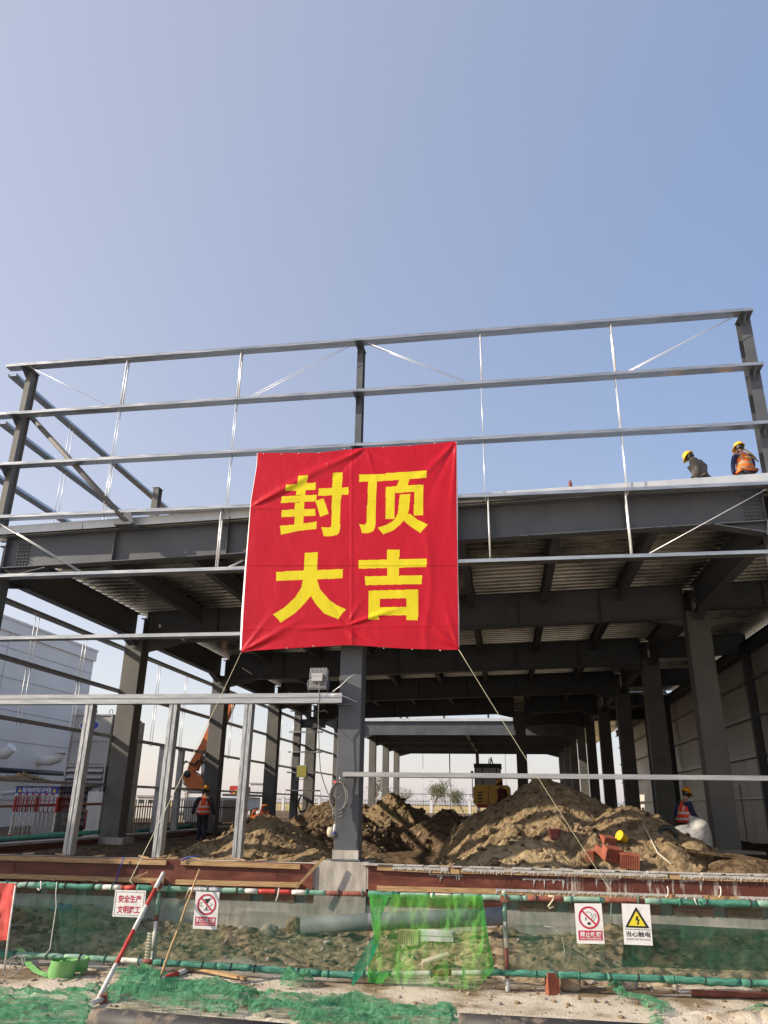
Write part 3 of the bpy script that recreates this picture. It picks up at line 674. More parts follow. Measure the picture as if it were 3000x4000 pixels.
pts = [atY(x, y, Y) for x, y, Y in ((1247,2668,15.62),(1247,2700,15.64),(1246,2740,15.70),(1243,2800,15.75),(1245,2860,15.75),(1247,2940,15.75),(1252,3015,15.78),(1264,3055,15.8),(1280,3098,15.85),(1302,3122,15.86),(1325,3118,15.86),(1340,3095,15.86))]
rope('power_cable', 'thin grey cable hanging from the floodlight down to the column', 'cable', pts, .010, 'cable')
def coil(label, p, rx, rz, r, n, k, y):
    m = MB(); q = random.Random(3)
    for i in range(n):
        ox, oz = q.uniform(-.03,.03)*rx*4, q.uniform(-.05,.02)*rz*3; sx = rx*q.uniform(.78,1.05); sz = rz*q.uniform(.82,1.04)
        m.tube([Vector((p[0]+ox*.4 + sx*math.sin(t), y + q.uniform(-.01,.01) - .015*i/n*3, p[2]+rz + oz - (1-math.cos(t))*0 - sz + sz*math.cos(t)*1.0 - 0)) for t in np.linspace(0, 2*math.pi, 26)], r, 6)
    return m
cc = atY(1325, 3118, 15.86)
t = thing('cable_coil', 'coil of grey cable with white plug hung on the middle column', 'cable coil', (cc.x, 15.9, cc.z))
m = coil('', (cc.x, 0, cc.z), .185, .31, .0095, 9, 'cable', 15.86)
m.tube([atY(1300,3170,15.85), atY(1300,3190,15.85), atY(1312,3205,15.85), atY(1308,3225,15.84)], .008, 6); m.tube([atY(1300,3150,15.86), atY(1306,3185,15.86), atY(1330,3200,15.86), atY(1352,3180,15.86)], .008, 6)
m.build('loops', K['cable'], t)
e = atY(1306, 3237, 15.84); m = MB(); m.lathe([(0,-.06),(.022,-.06),(.028,0),(.022,.06),(.01,.09),(0,.09)], e, (.1,0,1), 12); m.build('plug', K['white'], t)
m = MB(); m.lathe([(0,-.04),(.024,-.04),(.024,.0),(0,.0)], e-Vector((0,0,.06)), (.1,0,1), 12); m.build('plug_tip', K['signblue'], t)
e = atY(1313, 3058, 15.85); m = MB(); m.tube([e+Vector((-.05,0,0)), e+Vector((.03,-.01,.02))], .028, 8); m.build('tape', K['red'], t)
e = atY(1328, 3040, 15.88); m = MB(); m.tube([e, e+Vector((.01,-.04,.05)), e+Vector((.0,-.05,-.03)), e+Vector((0,-.02,-.07))], .010, 6); m.build('hook', K['galv'], t)
cc = atY(1183, 3138, 39.9); m = coil('', (cc.x, 0, cc.z), .25, .42, .022, 6, 'cable', 39.9)
tag(m.build('cable_coil', K['cable']), 'small coil of pale cable hung on a far left column', 'cable coil')
pts = [atY(x, y, 15.6) for x, y in ((1300,2702),(1330,2680),(1365,2645),(1390,2632))]
rope('wire_tie', 'pale plastic tie sticking up from the rail by the middle column', 'wire', pts, [.012,.009,.006,.004], 'rod')
pts = [atY(x, y, 15.6) for x, y in ((1283,2715),(1320,2712),(1350,2722),(1394,2742))]
rope('wire_tie', 'pale plastic tie trailing down across the middle column', 'wire', pts, .005, 'rod')
c = atY(1293, 3250, 16.05); m = MB(); m.lathe([(0,-.09),(.06,-.09),(.085,-.03),(.085,.03),(.06,.09),(0,.09)], c, (0,0,1), 16)
tag(m.build('hard_hat', K['pvc']), 'cream rounded cap hanging at the left edge of the middle column', 'cap')
c = atY(2230, 1922, 16.1); m = MB(); m.lathe([(0,0),(.04,0),(.042,.14),(.02,.18),(.018,.22),(0,.22)], (c.x, 16.1, Z0(c.x)+.22), (0,0,1), 12)
tag(m.build('bottle', K['redrust']), 'small dark red bottle standing on the roof edge', 'bottle')

# ================================================================== FOUNDATION, FORMWORK
fw = thing('foundation_wall', 'concrete and red brick foundation wall with a pale concrete pier under the middle column', 'wall', (-3.2, 15.9, -2.6))
m = MB(); Xc, Zc = np.meshgrid(np.arange(-13.6, 8.0, .06), np.arange(-2.7, -1.76, .05))
Yc = 15.735 + .018*(fbm(Xc*1.5, Zc*2, 71)-.5) - .02*gus(Zc+1.98+.02*np.sin(Xc*3), .035)*(fbm(Xc*2, Zc*0, 72)) - .012*(_hash(np.floor(Xc/.9), Zc*0, 7)-.5)
m.grid(Xc, Yc, Zc, smooth=False); m.box((-13.6,15.76,-2.7),(8,16.3,-1.78)); m.build('concrete_base', K['concrete'], fw, fix=False)
K['brickwall'] = mat('mortared red brickwork', (0.17,0.048,0.032), (0.33,0.145,0.10), 3.5, 0.9, bump=0.4, stretch=(1,1,2.2), col3=(0.25,0.085,0.06))
holes = [atY(x, 3450, 15.75).x for x in (20,170,320,500,672,832,1004,1175,1514,1644,1802,1997,2192,2393,2594,2800,2990)]
xb = [-13.6] + holes + [8.0]
m = MB()
for a, b in zip(xb[:-1], xb[1:]):
    x0 = a + (.11 if a > -13 else 0); x1 = b - (.11 if b < 7.9 else 0)
    if x0 < -3.3 and x1 > -3.3: spans = [(x0,-3.74),(-2.70,x1)]
    else: spans = [(x0,x1)]
    for s0, s1 in spans:
        x = s0
        while x < s1-.02:                              # single bricks with joints, two courses
            x2 = min(x+.24, s1)
            for c_ in range(2):
                sh = .12*(c_)
                m.box((x+.004, 15.75+rnd.uniform(-.006,.006), -1.775+.136*c_), (x2-.004, 15.9, -1.647+.136*c_))
            x = x2
m.build('brick_course', K['brickwall'], fw)
m = MB(); m.box((-13.6,15.90,-1.78),(8,16.2,-1.5)); m.box((-13.6,15.665,-1.5),(-3.73,16.1,-1.10)); m.box((-2.71,15.665,-1.5),(8,16.1,-1.10)); m.build('ring_beam', K['concrete'], fw)
m = MB(); Xc, Zc = np.meshgrid(np.arange(-3.725, -2.70, .04), np.arange(-2.6, -1.04, .05)); Yc = 15.69 + .008*(fbm(Xc*3, Zc*3, 75)-.5)
m.grid(Xc, Yc, Zc, smooth=False); m.box((-3.725,15.70,-2.6),(-2.72,16.7,-1.062))
m.build('pier', K['concrete'], fw, fix=False)
def formwork(label, x0, x1, tops, lows, spill):
    t = thing('formwork', label, 'formwork', ((x0+x1)/2, 15.6, -1.53))
    x = x0
    while x < x1 - .05:
        x2 = min(x + 1.83, x1); m = MB(); dz = rnd.uniform(-.006,.006)
        m.box((x+.003, 15.645+rnd.uniform(-.004,.004), -1.53+dz), (x2-.003, 15.661, -1.085+dz)); m.build('plywood_panel', K['ply_stained' if spill and rnd.random() < .6 else 'ply'], t); x = x2
    for a, b in tops:
        m = MB(); j = rnd.uniform(-.01,.01); m.bar((a,15.615,-1.135+j),(b,15.615,-1.142-j),.05,.085); m.build('batten', K['timber'], t)
    for a, b in lows:
        m = MB(); j = rnd.uniform(-.01,.01); m.bar((a,15.615,-1.472+j),(b,15.615,-1.468-j),.05,.085); m.build('batten', K['timber'], t)
    if spill:
        q = random.Random(11)
        def ragged(xa, xb, zt, yy, dmin, dmax, name='concrete_spill', pr=1.0):
            m = MB(); x = xa; up = []; lo = []
            while x < xb:
                d = dmin + (dmax-dmin)*q.random()**3
                wd = q.uniform(.008,.022); lo += [(x, zt-dmin*q.uniform(.45,.8)), (x+wd*.5, zt-d), (x+wd, zt-d*q.uniform(.6,.95))]; up.append(x); x += wd + q.uniform(.006,.05)
            lo.append((xb, zt-dmin))
            V = []; Fq = []
            for X_, Z_ in lo: V += [(X_, yy, zt+.004), (X_, yy, Z_)]
            nn = len(lo); Fq = [(2*i, 2*i+1, 2*i+3, 2*i+2) for i in range(nn-1)]
            b0 = len(V); V += [(X_, yy-.007, Z_) for X_, _ in lo for Z_ in (zt+.004, _)]
            Fq += [(b0+2*i, b0+2*i+2, b0+2*i+3, b0+2*i+1) for i in range(nn-1)] + [(2*i+1, b0+2*i+1, b0+2*i+3, 2*i+3) for i in range(nn-1)]
            m.add(V, Fq); return m
        for a, b in ((-2.2,-1.15),(-.9,2.75),(2.95,x1)):
            ragged(a, b, -1.088, 15.587, .070, .13).build('concrete_spill', K['spill'], t, fix=False)
        for a, b in ((-.3,2.7),(2.85,3.3),(3.9,4.6)):
            ragged(a, b, -1.42, 15.587, .05, .14).build('concrete_spill', K['spill'], t, fix=False)
        for a, b, z, d in ((-1.5,-.9,-1.21,.14),(.2,.95,-1.24,.18),(1.5,1.9,-1.2,.15),(2.2,2.7,-1.19,.26),(2.95,3.35,-1.19,.22)):
            ragged(a, b, z, 15.644, .02, d).build('concrete_spill', K['spill'], t, fix=False)
        m = MB(); x = -2.5
        while x < x1:
            m.obox((x, 15.66, -1.075), (q.uniform(.08,.3),0,0), (0,.09,0), (0,0,q.uniform(.006,.014))); x += q.uniform(.25,.5)
        build_each(m, 'concrete_crust', K['spill'], t)
    return t
X_ = lambda px: atY(px, 3380, 15.6).x
formwork('red-brown formwork with clean timber battens left of the concrete pier', -13.6, -3.74, [(-13.6,X_(648)),(X_(706),X_(1172))], [(-13.6,X_(645)),(X_(692),X_(1172))], False)
formwork('red-brown formwork caked in pale concrete drips right of the pier', -2.68, 8.0, [(-2.5,-.95),(-.93,1.2),(1.22,3.1),(3.12,8.0)], [(-2.5,.2),(.22,3.4),(3.42,8)], True)
for px, py, ang in ((110,3333,.1),(235,3338,-.1),(385,3340,.15),(560,3345,-.2),(625,3343,.35),(670,3345,.2),(760,3345,-.15),(865,3350,.2),(935,3348,-.2),(1020,3350,.1)):
    c = atY(px, py, 15.72); m = MB(); m.obox((c.x,15.74,-1.068+rnd.uniform(.0,.02)), (.12*math.cos(ang),.12*math.sin(ang)*.6,.03*math.sin(ang*3)), (-.02,.05,0), (0,0,.012))
    tag(m.build('timber_offcut', K['timber']), 'short timber offcut lying on top of the left formwork', 'timber', 'timber offcuts along the formwork top')
m = MB(); m.bar(atY(1268,3347,15.52), atY(1155,3468,15.45), .03, .05); tag(m.build('timber_strut', K['timber']), 'thin timber strut leaning against the formwork beside the pier', 'timber')
m = MB(); m.bar(atY(578,3406,15.45), atY(500,3440,15.4), .025, .035); tag(m.build('timber_strut', K['timber']), 'short timber stick poking out under the left formwork batten', 'timber')
for a, b in (((163,3428),(215,3436)), ((325,3432),(385,3442))):
    m = MB(); m.bar(atY(*a,15.5), atY(*b,15.45), .05, .03); tag(m.build('timber_offcut', K['timber']), 'pale timber offcut sticking out under the left formwork batten', 'timber', 'offcuts under the left batten')
rope('blue_strap', 'blue strap hanging down the face of the left formwork', 'strap', [atY(x,y,15.54) for x,y in ((484,3348),(476,3370),(466,3395),(458,3425),(452,3450))], .012, 'blue')
rope('blue_strap', 'short blue strap wrapped over the left formwork batten', 'strap', [atY(x,y,15.56) for x,y in ((712,3364),(722,3352),(740,3347),(775,3345))], .014, 'blue')
# low wall along the left side of the plot
lw = thing('side_wall', 'low side wall with a pale cap along the left edge of the building', 'wall', (-12.5, 24, -1.4))
m = MB(); m.box((-12.75,16.15,-1.5),(-12.45,60,-1.12)); m.build('wall', K['ply'], lw)
m = MB(); m.box((-12.8,16.15,-1.118),(-12.4,60,-1.06)); m.build('cap', K['concrete'], lw)
m = MB(); m.box((XL-.5,23.7,-1.4),(XL+.55,24.5,-1.08)); tag(m.build('column_footing', K['concrete']), 'grey concrete footing under the second left column', 'footing')
# ================================================================== FENCE with net
FYY = 10.2
fe = thing('tube_fence', 'tube railing wrapped in green net and hung with thin green netting', 'fence', (-2, FYY, -2.0))
q = random.Random(5)
RM = [K['netwrap'], K['netwrap_thin'], K['polewhite'], K['red'], K['redrust'], K['galv_v']]
def rail(name, ctrl, segs, r0=.027):                  # ctrl: (x,z) line, segs: (px end, material, bulge)
    m = MB(); x = ctrl[0][0]
    zf = lambda x: float(np.interp(x, [c[0] for c in ctrl], [c[1] for c in ctrl]))
    for pxe, mi, bu in segs:
        xe = pxe; n = max(2, int((xe-x)/.06)); P = []; Rr = []
        for i in range(n+1):
            xx_ = x + (xe-x)*i/n; P.append((xx_, FYY + q.uniform(-.003,.003), zf(xx_)+q.uniform(-.004,.004)*bu)); Rr.append((r0 + .008*bu*q.random() + (.005*bu))*(.9 if i in (0,n) and bu else 1))
        m.tube(P, Rr, 10, mi); x = xe
    return m.build(name, RM, fe)
px2x = lambda px, y=3480: atY(px, y, FYY).x
top = [(-9.5,-1.075),(-6.65,-1.06),(-2.18,-1.035),(2.86,-1.0),(5.5,-.985)]
rail('top_rail', top, [(px2x(a), b, c) for a, b, c in ((70,1,.5),(145,1,1),(230,0,1.4),(370,0,1),(400,1,1),(470,2,.6),(485,4,.3),(535,3,.4),(600,0,1.4),(740,1,.5),(860,5,1),(955,1,.7),(1008,2,.3),(1141,3,.3),(1200,2,.3),(1275,1,.5),(1340,4,.3),(1440,4,.3),(1560,0,1.2),(1680,1,.5),(1770,2,.3),(1880,1,.6),(2040,1,.6),(2060,1,.3),(2200,4,.3),(2360,1,.4),(2515,4,.4),(2580,1,.6),(2720,0,.8),(2950,0,1.2),(3300,1,1),(3500,0,1))])
rail('bottom_rail', [(-9.5,-1.87),(-5.4,-1.85),(-3.4,-1.875),(-2.1,-1.9)], [(px2x(a,3760),b,c) for a,b,c in ((-300,0,1),(60,0,1.6),(250,1,1),(350,1,.6),(470,1,.6),(560,2,.4),(600,4,.4),(705,0,1.2),(850,0,1.2),(985,0,1.4),(1130,0,1.3),(1260,0,1.2),(1400,0,1.2))])
rail('bottom_rail', [(-2.1,-1.9),(-.2,-1.80),(1.38,-1.79),(5.5,-1.78)], [(px2x(a,3800),b,c) for a,b,c in ((1530,1,.5),(1690,2,.3),(1765,4,.3),(1890,2,.3),(1960,0,.8),(2180,0,1),(2370,0,1.3),(2590,0,1.2),(2890,0,1.6),(3400,0,1.4))])
for k_ in range(34):
    for ctrl in (top, [(-9.5,-1.87),(-5.4,-1.85),(-3.4,-1.875),(-2.1,-1.9),(-.2,-1.80),(1.38,-1.79),(5.5,-1.78)]):
        x = -8.6 + k_*.40 + q.uniform(-.12,.12); z = float(np.interp(x, [c[0] for c in ctrl], [c[1] for c in ctrl])); m = MB()
        m.lathe([(.034,-.007),(.046,-.006),(.047,.006),(.034,.007)], (x,FYY,z), (1,q.uniform(-.15,.15),q.uniform(-.2,.2)), 12); m.build('net_tie', K['black' if q.random()<.5 else 'netwrap'], fe)
for px, segs in ((1975, ((-.98,2),(-1.28,1),(-1.55,2),(-1.86,4),(-2.06,2))), (598, ((-1.0,1),(-1.35,1),(-1.42,4),(-1.75,2),(-2.06,2)))):
    m = MB(); x = px2x(px, 3650); z = -.955
    for z2, mi in segs: m.tube([(x,FYY+.05,z),(x+.0,FYY+.05,z2)], .027, 10, mi); z = z2
    p = m.build('post', RM, fe); c = MB(); c.obox((x,FYY+.02,-1.03),(.045,0,0),(0,.06,0),(0,0,.035)); c.tube([(x-.06,FYY-.02,-1.03),(x+.06,FYY-.02,-1.03)], .012, 6); c.build('clamp', K['redrust'], p)
for x in (-8.9, 4.4):
    m = MB(); m.tube([(x,FYY+.05,-.95),(x,FYY+.05,-2.06)], .027, 10, 2); m.build('post', RM, fe)
def netgrid(name, kk, L, Rr, parent, Y0, wav=.012, nu=60, nv=30, seed=1, own=False):  # between two pixel polylines, left and right, hung at Y0
    L = np.array(L, float); Rr = np.array(Rr, float)
    t = np.linspace(0, 1, nv); tl = np.linspace(0,1,len(L)); tr = np.linspace(0,1,len(Rr))
    lx, ly = np.interp(t, tl, L[:,0]), np.interp(t, tl, L[:,1]); rx, ry = np.interp(t, tr, Rr[:,0]), np.interp(t, tr, Rr[:,1])
    u = np.linspace(0, 1, nu)[None,:]; A = lx[:,None]*(1-u)+rx[:,None]*u; B = ly[:,None]*(1-u)+ry[:,None]*u
    Dd = np.stack([(A-CX)/F_PX, (B-CY)/F_PX, np.ones_like(A)], -1) @ R
    Yq = Y0 - wav*(fbm(A/60., B/130., seed)-.5)*2
    P = Dd * (Yq/Dd[...,1])[...,None]; m = MB(); m.grid(P[...,0], P[...,1], P[...,2])
    return m.build(name, K[kk], parent, fix=False)
netgrid('net', 'net', [(-250,3450),(-250,3735)], [(1440,3490),(1430,3800)], fe, FYY+.04, .03, 120)
netgrid('net', 'net', [(1960,3505),(1965,3800)], [(3300,3545),(3300,3845)], fe, FYY+.04, .03, 120)
netgrid('bright_net', 'net_bright', [(1442,3490),(1450,3600),(1462,3660),(1440,3760),(1435,3835)], [(1874,3497),(1895,3600),(1920,3720),(1932,3785),(1862,3868)], fe, FYY-.08, .13, 90, 60, 4)
netgrid('bright_net', 'net_bright', [(1442,3492),(1450,3545)], [(1874,3497),(1880,3535)], fe, FYY-.075, .02, 60, 12, 5)
netgrid('net_fold', 'net_fold', [(1442,3492),(1452,3590),(1462,3650),(1448,3720),(1436,3790),(1460,3840)], [(1520,3500),(1486,3590),(1488,3650),(1462,3720),(1440,3790),(1492,3842)], fe, FYY-.09, .05, 16, 60, 8)
netgrid('net_fold', 'net_teal', [(1462,3650),(1430,3700),(1385,3780),(1372,3850)], [(1488,3650),(1475,3700),(1440,3770),(1378,3856)], fe, FYY-.11, .05, 14, 40, 9)
netgrid('net_fold', 'net_fold', [(1866,3497),(1880,3600),(1902,3700),(1922,3785)], [(1886,3500),(1898,3600),(1916,3700),(1932,3787)], fe, FYY-.09, .03, 8, 40, 10)
netgrid('net_fold', 'net_fold', [(1436,3800),(1437,3838)], [(1520,3800),(1492,3844)], fe, FYY-.09, .05, 20, 12, 14)
netgrid('shade_net', 'net_dense', [(2442,3602),(2436,3690),(2428,3775)], [(3150,3640),(3150,3720),(3150,3800)], fe, FYY+.30, .08, 80, 30, 11)
q2 = random.Random(8)
for px, py in ((70,3475),(2008,3520),(1990,3835),(1960,3775)):
    pass
def hook(pts, label, r=.009, Y=FYY-.06, k='polewhite'):
    rope('wire_hook', label, 'hook', [atY(x, y, Y) for x, y in pts], r, k)
hook([(160,3441),(160,3470),(152,3478),(147,3470)], 'white wire hook on the netted rail at the left')
hook([(222,3445),(218,3490),(220,3540),(205,3640),(196,3705),(176,3732)], 'long limp wire hanging from the netted rail at the left', .006)
hook([(1090,3468),(1085,3500),(1078,3520)], 'short pale wire hanging on the rail in front of the pier')
hook([(740,3465),(732,3490),(724,3510)], 'yellowish wire hanging beside the bamboo pole', .006, k='rope')
hook([(2142,3500),(2164,3500),(2160,3515),(2142,3540),(2146,3548),(2162,3542)], 'bent brass-coloured wire hook on the rail at the right', .009, k='rope')
hook([(2711,3508),(2718,3525),(2722,3535)], 'short wire stub on the rail right of the electric sign', .008)
hook([(2386,3500),(2388,3540),(2386,3570),(2384,3596)], 'frayed white string hanging between the two right signs', .007, 15.5)
for x in (2609, 2815):
    rope('wire_hook', 'curved pale wire hanging under the right formwork batten', 'hook', [atY(a, b, 15.55) for a, b in ((x-2,3462),(x+2,3480),(x,3498),(x-8,3505))], .014, 'polewhite', group='wires under the right batten')
rope('loose_wire', 'thin white wire curling in front of the soil behind the right fence', 'wire', [atY(a,b,10.9) for a,b in ((2124,3618),(2160,3622),(2195,3655),(2206,3710),(2200,3765))], .006, 'polewhite')

# ------------------------------------------------------------------ signs
def text(body, kk, parent, fr, x0, y0, w, h, bold=0.0, name='lettering', lift=.0025):
    cu = bpy.data.curves.new('t', 'FONT'); cu.body = body; cu.offset = bold; cu.resolution_u = 3
    o = bpy.data.objects.new('t', cu); C.objects.link(o); dg = bpy.context.evaluated_depsgraph_get(); dg.update()
    me = bpy.data.meshes.new_from_object(o.evaluated_get(dg)); V = np.array([v.co[:] for v in me.vertices]); Fs = [tuple(p.vertices) for p in me.polygons]
    bpy.data.objects.remove(o); bpy.data.curves.remove(cu); bpy.data.meshes.remove(me)
    lo = V.min(0); sz = V.max(0)-lo; V = (V-lo)/np.maximum(sz, 1e-6)
    m = MB(); m.add([fr(x0+w*a, y0+h*b, lift) for a, b, _ in V], Fs); return m.build(name, K[kk], parent, fix=False)
def frame(TL, TR, BL, Y):
    a, b, c = atY(*TL, Y), atY(*TR, Y), atY(*BL, Y); U = b-a; V = a-c
    n = U.cross(V).normalized(); n = n if n.y < 0 else -n
    return a - V, U, V, n
def sign(label, TL, TR, BL, Y=FYY-.075):
    O, U, V, n = frame(TL, TR, BL, Y); t = thing('warning_sign', label, 'sign', O)
    fr = lambda x, y, l=0.0: O + U*x + V*y + n*(l+.002)
    m = MB(); m.prism([(0,0),(1,0),(1,1),(0,1)], O, U, V, -n*.004)
    for _ in (0,): pass
    m.v = [tuple(Vector(p)+n*.002) for p in m.v]; m.build('plate', K['signwhite'], t)
    return t, fr
def flat(t, fr, polys, kk, name, lift=.001, thick=.0008):
    m = MB()
    for po in polys:
        n = len(po); P = [fr(x, y, lift+thick) for x, y in po] + [fr(x, y, lift-.0005) for x, y in po]
        m.add(P, [tuple(range(n))] + [(i, (i+1)%n, n+(i+1)%n, n+i) for i in range(n)])
    return m.build(name, K[kk], t)
def ring(cx, cy, rx, ry, w, n=40):
    o = []
    for i in range(n):
        a, b = 2*math.pi*i/n, 2*math.pi*(i+1)/n
        o.append([(cx+rx*math.cos(a),cy+ry*math.sin(a)),(cx+rx*math.cos(b),cy+ry*math.sin(b)),(cx+rx*(1-w)*math.cos(b),cy+ry*(1-w)*math.sin(b)),(cx+rx*(1-w)*math.cos(a),cy+ry*(1-w)*math.sin(a))])
    return o
def stroke(pts, w, ar=.75):                            # polyline in plate coordinates; ar corrects x against y
    o = []
    for (a, b), (c, d) in zip(pts[:-1], pts[1:]):
        dx, dy = (c-a)*ar, d-b; L = math.hypot(dx, dy) or 1; nx, ny = -dy/L*w/2/ar, dx/L*w/2
        o.append([(a+nx,b+ny),(c+nx,d+ny),(c-nx,d-ny),(a-nx,b-ny)])
    return o
t, fr = sign('white sign with red characters about safe work behind the striped leaning pole', (451,3476), (571,3479), (438.6,3580))
flat(t, fr, stroke([(.045,.07),(.955,.07),(.955,.93),(.045,.93),(.045,.07)], .012, 1.3), 'signblack', 'border')
text('安全生产', 'signred', t, fr, .13, .53, .74, .29, .02); text('文明施工', 'signred', t, fr, .13, .13, .74, .29, .02)
flat(t, fr, stroke([(.25,.93),(.25,.995)], .01, 1.3)+stroke([(.7,.93),(.7,.995)], .01, 1.3), 'signblack', 'wire')
t, fr = sign('white prohibition sign with a crossed-out wine glass in a red ring', (766,3482), (858,3486), (752.6,3627))
flat(t, fr, ring(.5,.66,.40,.285,.16), 'signred', 'prohibition_ring', .002)
flat(t, fr, stroke([(.22,.85),(.78,.47)], .045), 'signred', 'slash', .0024)
flat(t, fr, [[(.38,.80),(.66,.83),(.62,.78),(.54,.69),(.50,.69)], [(.47,.60),(.53,.60),(.525,.53),(.62,.525),(.62,.505),(.40,.505),(.40,.525),(.475,.53)]] + stroke([(.62,.82),(.74,.84)], .012) + stroke([(.40,.79),(.48,.77),(.60,.78)], .01) + stroke([(.34,.70),(.22,.70),(.18,.66),(.22,.61),(.34,.61)], .010) + stroke([(.26,.69),(.26,.62),(.34,.62)], .008) + stroke([(.62,.70),(.76,.66),(.62,.62)], .010), 'signblack', 'pictogram')
flat(t, fr, [[(.07,.09),(.93,.09),(.93,.325),(.07,.325)]], 'signred', 'caption_band')
text('禁止酒后上岗', 'signwhite', t, fr, .10, .175, .80, .125, .02, lift=.0035); text('NO DRINKING ON DUTY', 'signwhite', t, fr, .12, .11, .76, .045, .01, lift=.0035)
t, fr = sign('white prohibition sign with a crossed-out cigarette in a red ring', (2243.5,3528.6), (2349.4,3529.4), (2254,3685.6))
flat(t, fr, ring(.5,.645,.385,.285,.16), 'signred', 'prohibition_ring', .002)
flat(t, fr, stroke([(.23,.83),(.77,.45)], .045), 'signred', 'slash', .0024)
flat(t, fr, [[(.42,.48),(.51,.455),(.56,.515),(.47,.545)]] + stroke([(.58,.60),(.70,.74),(.76,.73),(.77,.69),(.65,.57)], .012) + stroke([(.40,.77),(.46,.79),(.55,.78),(.60,.73),(.58,.67)], .012) + stroke([(.42,.64),(.36,.63),(.40,.57),(.34,.59)], .011) + stroke([(.38,.67),(.37,.61),(.43,.60)], .010), 'signblack', 'pictogram')
flat(t, fr, [[(.075,.085),(.95,.085),(.95,.325),(.075,.325)]], 'signred', 'caption_band')
text('禁止吸烟', 'signwhite', t, fr, .13, .165, .77, .135, .022, lift=.0035); text('NO SMOKING', 'signwhite', t, fr, .14, .105, .75, .045, .02, lift=.0035)
t, fr = sign('white warning sign with a yellow lightning triangle, rightmost on the fence', (2427.8,3529), (2537.5,3533), (2438.7,3689))
flat(t, fr, [[(.10,.415),(.88,.415),(.915,.435),(.52,.915),(.49,.915),(.085,.435)]], 'signblack', 'triangle', .001)
flat(t, fr, [[(.19,.462),(.80,.462),(.505,.825)]], 'signyellow', 'triangle_field', .002)
flat(t, fr, [[(.49,.70),(.565,.70),(.535,.625),(.605,.625),(.555,.535),(.585,.54),(.52,.475),(.485,.545),(.515,.54),(.53,.595),(.455,.595)]], 'signblack', 'pictogram', .003)
flat(t, fr, stroke([(.06,.375),(.95,.37)], .012), 'signblack', 'rule')
text('当心触电', 'signblack', t, fr, .09, .195, .85, .135, .012); text('DANGER! ELECTRIC SHOCK', 'signblack', t, fr, .09, .115, .85, .045, .0)
# flag at the left edge
m = MB(); m.tube([atY(62,3450,10.05), atY(35,3640,10.0), atY(12,3835,9.9)], .012, 8); fl = thing('flag', 'faded red flag on a thin pole at the left end of the fence', 'flag', atY(12,3835,9.9))
m.build('pole', K['polewhite'], fl)
netgrid('cloth', 'flag', [(-160,3440),(-170,3540),(-190,3690)], [(64,3452),(48,3560),(30,3672)], fl, 10.04, .08, 30, 24, 20)

# ------------------------------------------------------------------ poles
def striped(label, name, p, q_, r, marks, cat='pole', extra=None):
    p, q_ = Vector(p), Vector(q_); m = MB(); a = 0
    for f, mi in marks: m.tube([p.lerp(q_, a), p.lerp(q_, f)], r, 12, mi); a = f
    t = thing(name, label, cat, q_); m.build('tube', RM, t)
    return t
pb = atZ(377, 3915, -1.94)
t = striped('red and white striped pole leaning on the fence', 'striped_pole', atY(638, 3410, FYY-.09), pb, .024, [(.04,2),(.15,2),(.30,3),(.50,2),(.75,3),(1,2)])
c = atY(612, 3452, FYY-.08); m = MB(); m.obox(c, (.05,0,.0),(0,.05,0),(0,0,.03)); m.tube([c+Vector((-.07,-.03,.02)), c+Vector((.08,-.03,.0))], .015, 8); m.build('clamp', K['redrust'], t)
ga = atZ(357,3918,-1.915); gb = atZ(750,3784,-1.945)
t = striped('red and white striped tube lying on the ground under green net', 'striped_tube', ga, gb, .028, [(.12,2),(.30,2),(.36,3),(.62,0),(.68,2),(.83,3),(1,2)])
c = ga.lerp(gb, .10); m = MB(); m.obox(c, (.03,.02,0),(-.02,.04,0),(0,0,.042)); m.tube([c+Vector((0,0,-.03)), c+Vector((.03,.02,.06))], .012, 8); m.build('clamp', K['redrust'], t)
m = MB(); a, b = atY(780,3396,FYY-.10), atZ(614,3848,-1.96); m.tube([a.lerp(b, i/9)+Vector((rnd.uniform(-.006,.006),0,0)) for i in range(10)], [.011+.0006*i for i in range(10)], 8)
tag(m.build('bamboo_pole', K['bamboo']), 'thin tan bamboo pole leaning on the fence', 'pole')
m = MB(); a, b = atZ(700,3768,-1.9), atZ(960,3822,-1.95); m.bar(a, b, .07, .03); tag(m.build('timber_plank', K['timber']), 'orange-brown timber plank lying under the fence rail', 'plank')
# ------------------------------------------------------------------ pipes
def pipe(label, a, b, r, k, name='pipe', wall=.012):
    a, b = Vector(a), Vector(b); d = (b-a); m = MB(); n = 24; L = d.length
    m.lathe([(r-wall,.3),(r-wall,0),(r,0),(r,L*.33),(r*1.004,L*.6),(r,L),(r-wall,L),(r-wall,L-.3)], a, d, n)
    return tag(m.build(name, K[k]), label, 'pipe')
def onz(px, py, r): return atZ(px, py, -1.97+2*r)
r = .115
a = onz(372,3935,r); b = onz(1130,4000,r)
pipe('muddy black plastic pipe lying in the left foreground', a+Vector((0,0,-r)), b+Vector((0,0,-r)), r, 'pipe')
a = onz(1794,3957,r); b = onz(2560,4001,r); pipe('muddy black plastic pipe lying in the right foreground', a+Vector((0,.0,-r)), b+Vector((0,0,-r)), r, 'pipe')
a = atY(1178,3613,14.7); b = atY(1972,3578,14.9); pipe('large grey drain pipe lying along the foundation behind the fence', a, b, .142, 'greypipe', 'drain_pipe')
a = atZ(2700,3866,-1.9); b = atZ(3060,3880,-1.9); pipe('rusty grey tube lying on the ground under the right rail', a+Vector((0,0,-.03)), b+Vector((0,0,-.03)), .035, 'redrust')
a = atZ(622,3738,-2.0); m = MB(); pr = []
for i in range(11):
    z = i*.036; pr += [(.066,z),(.078,z+.006),(.078,z+.024),(.066,z+.030)]
pr += [(.055,.39),(.055,.1)]
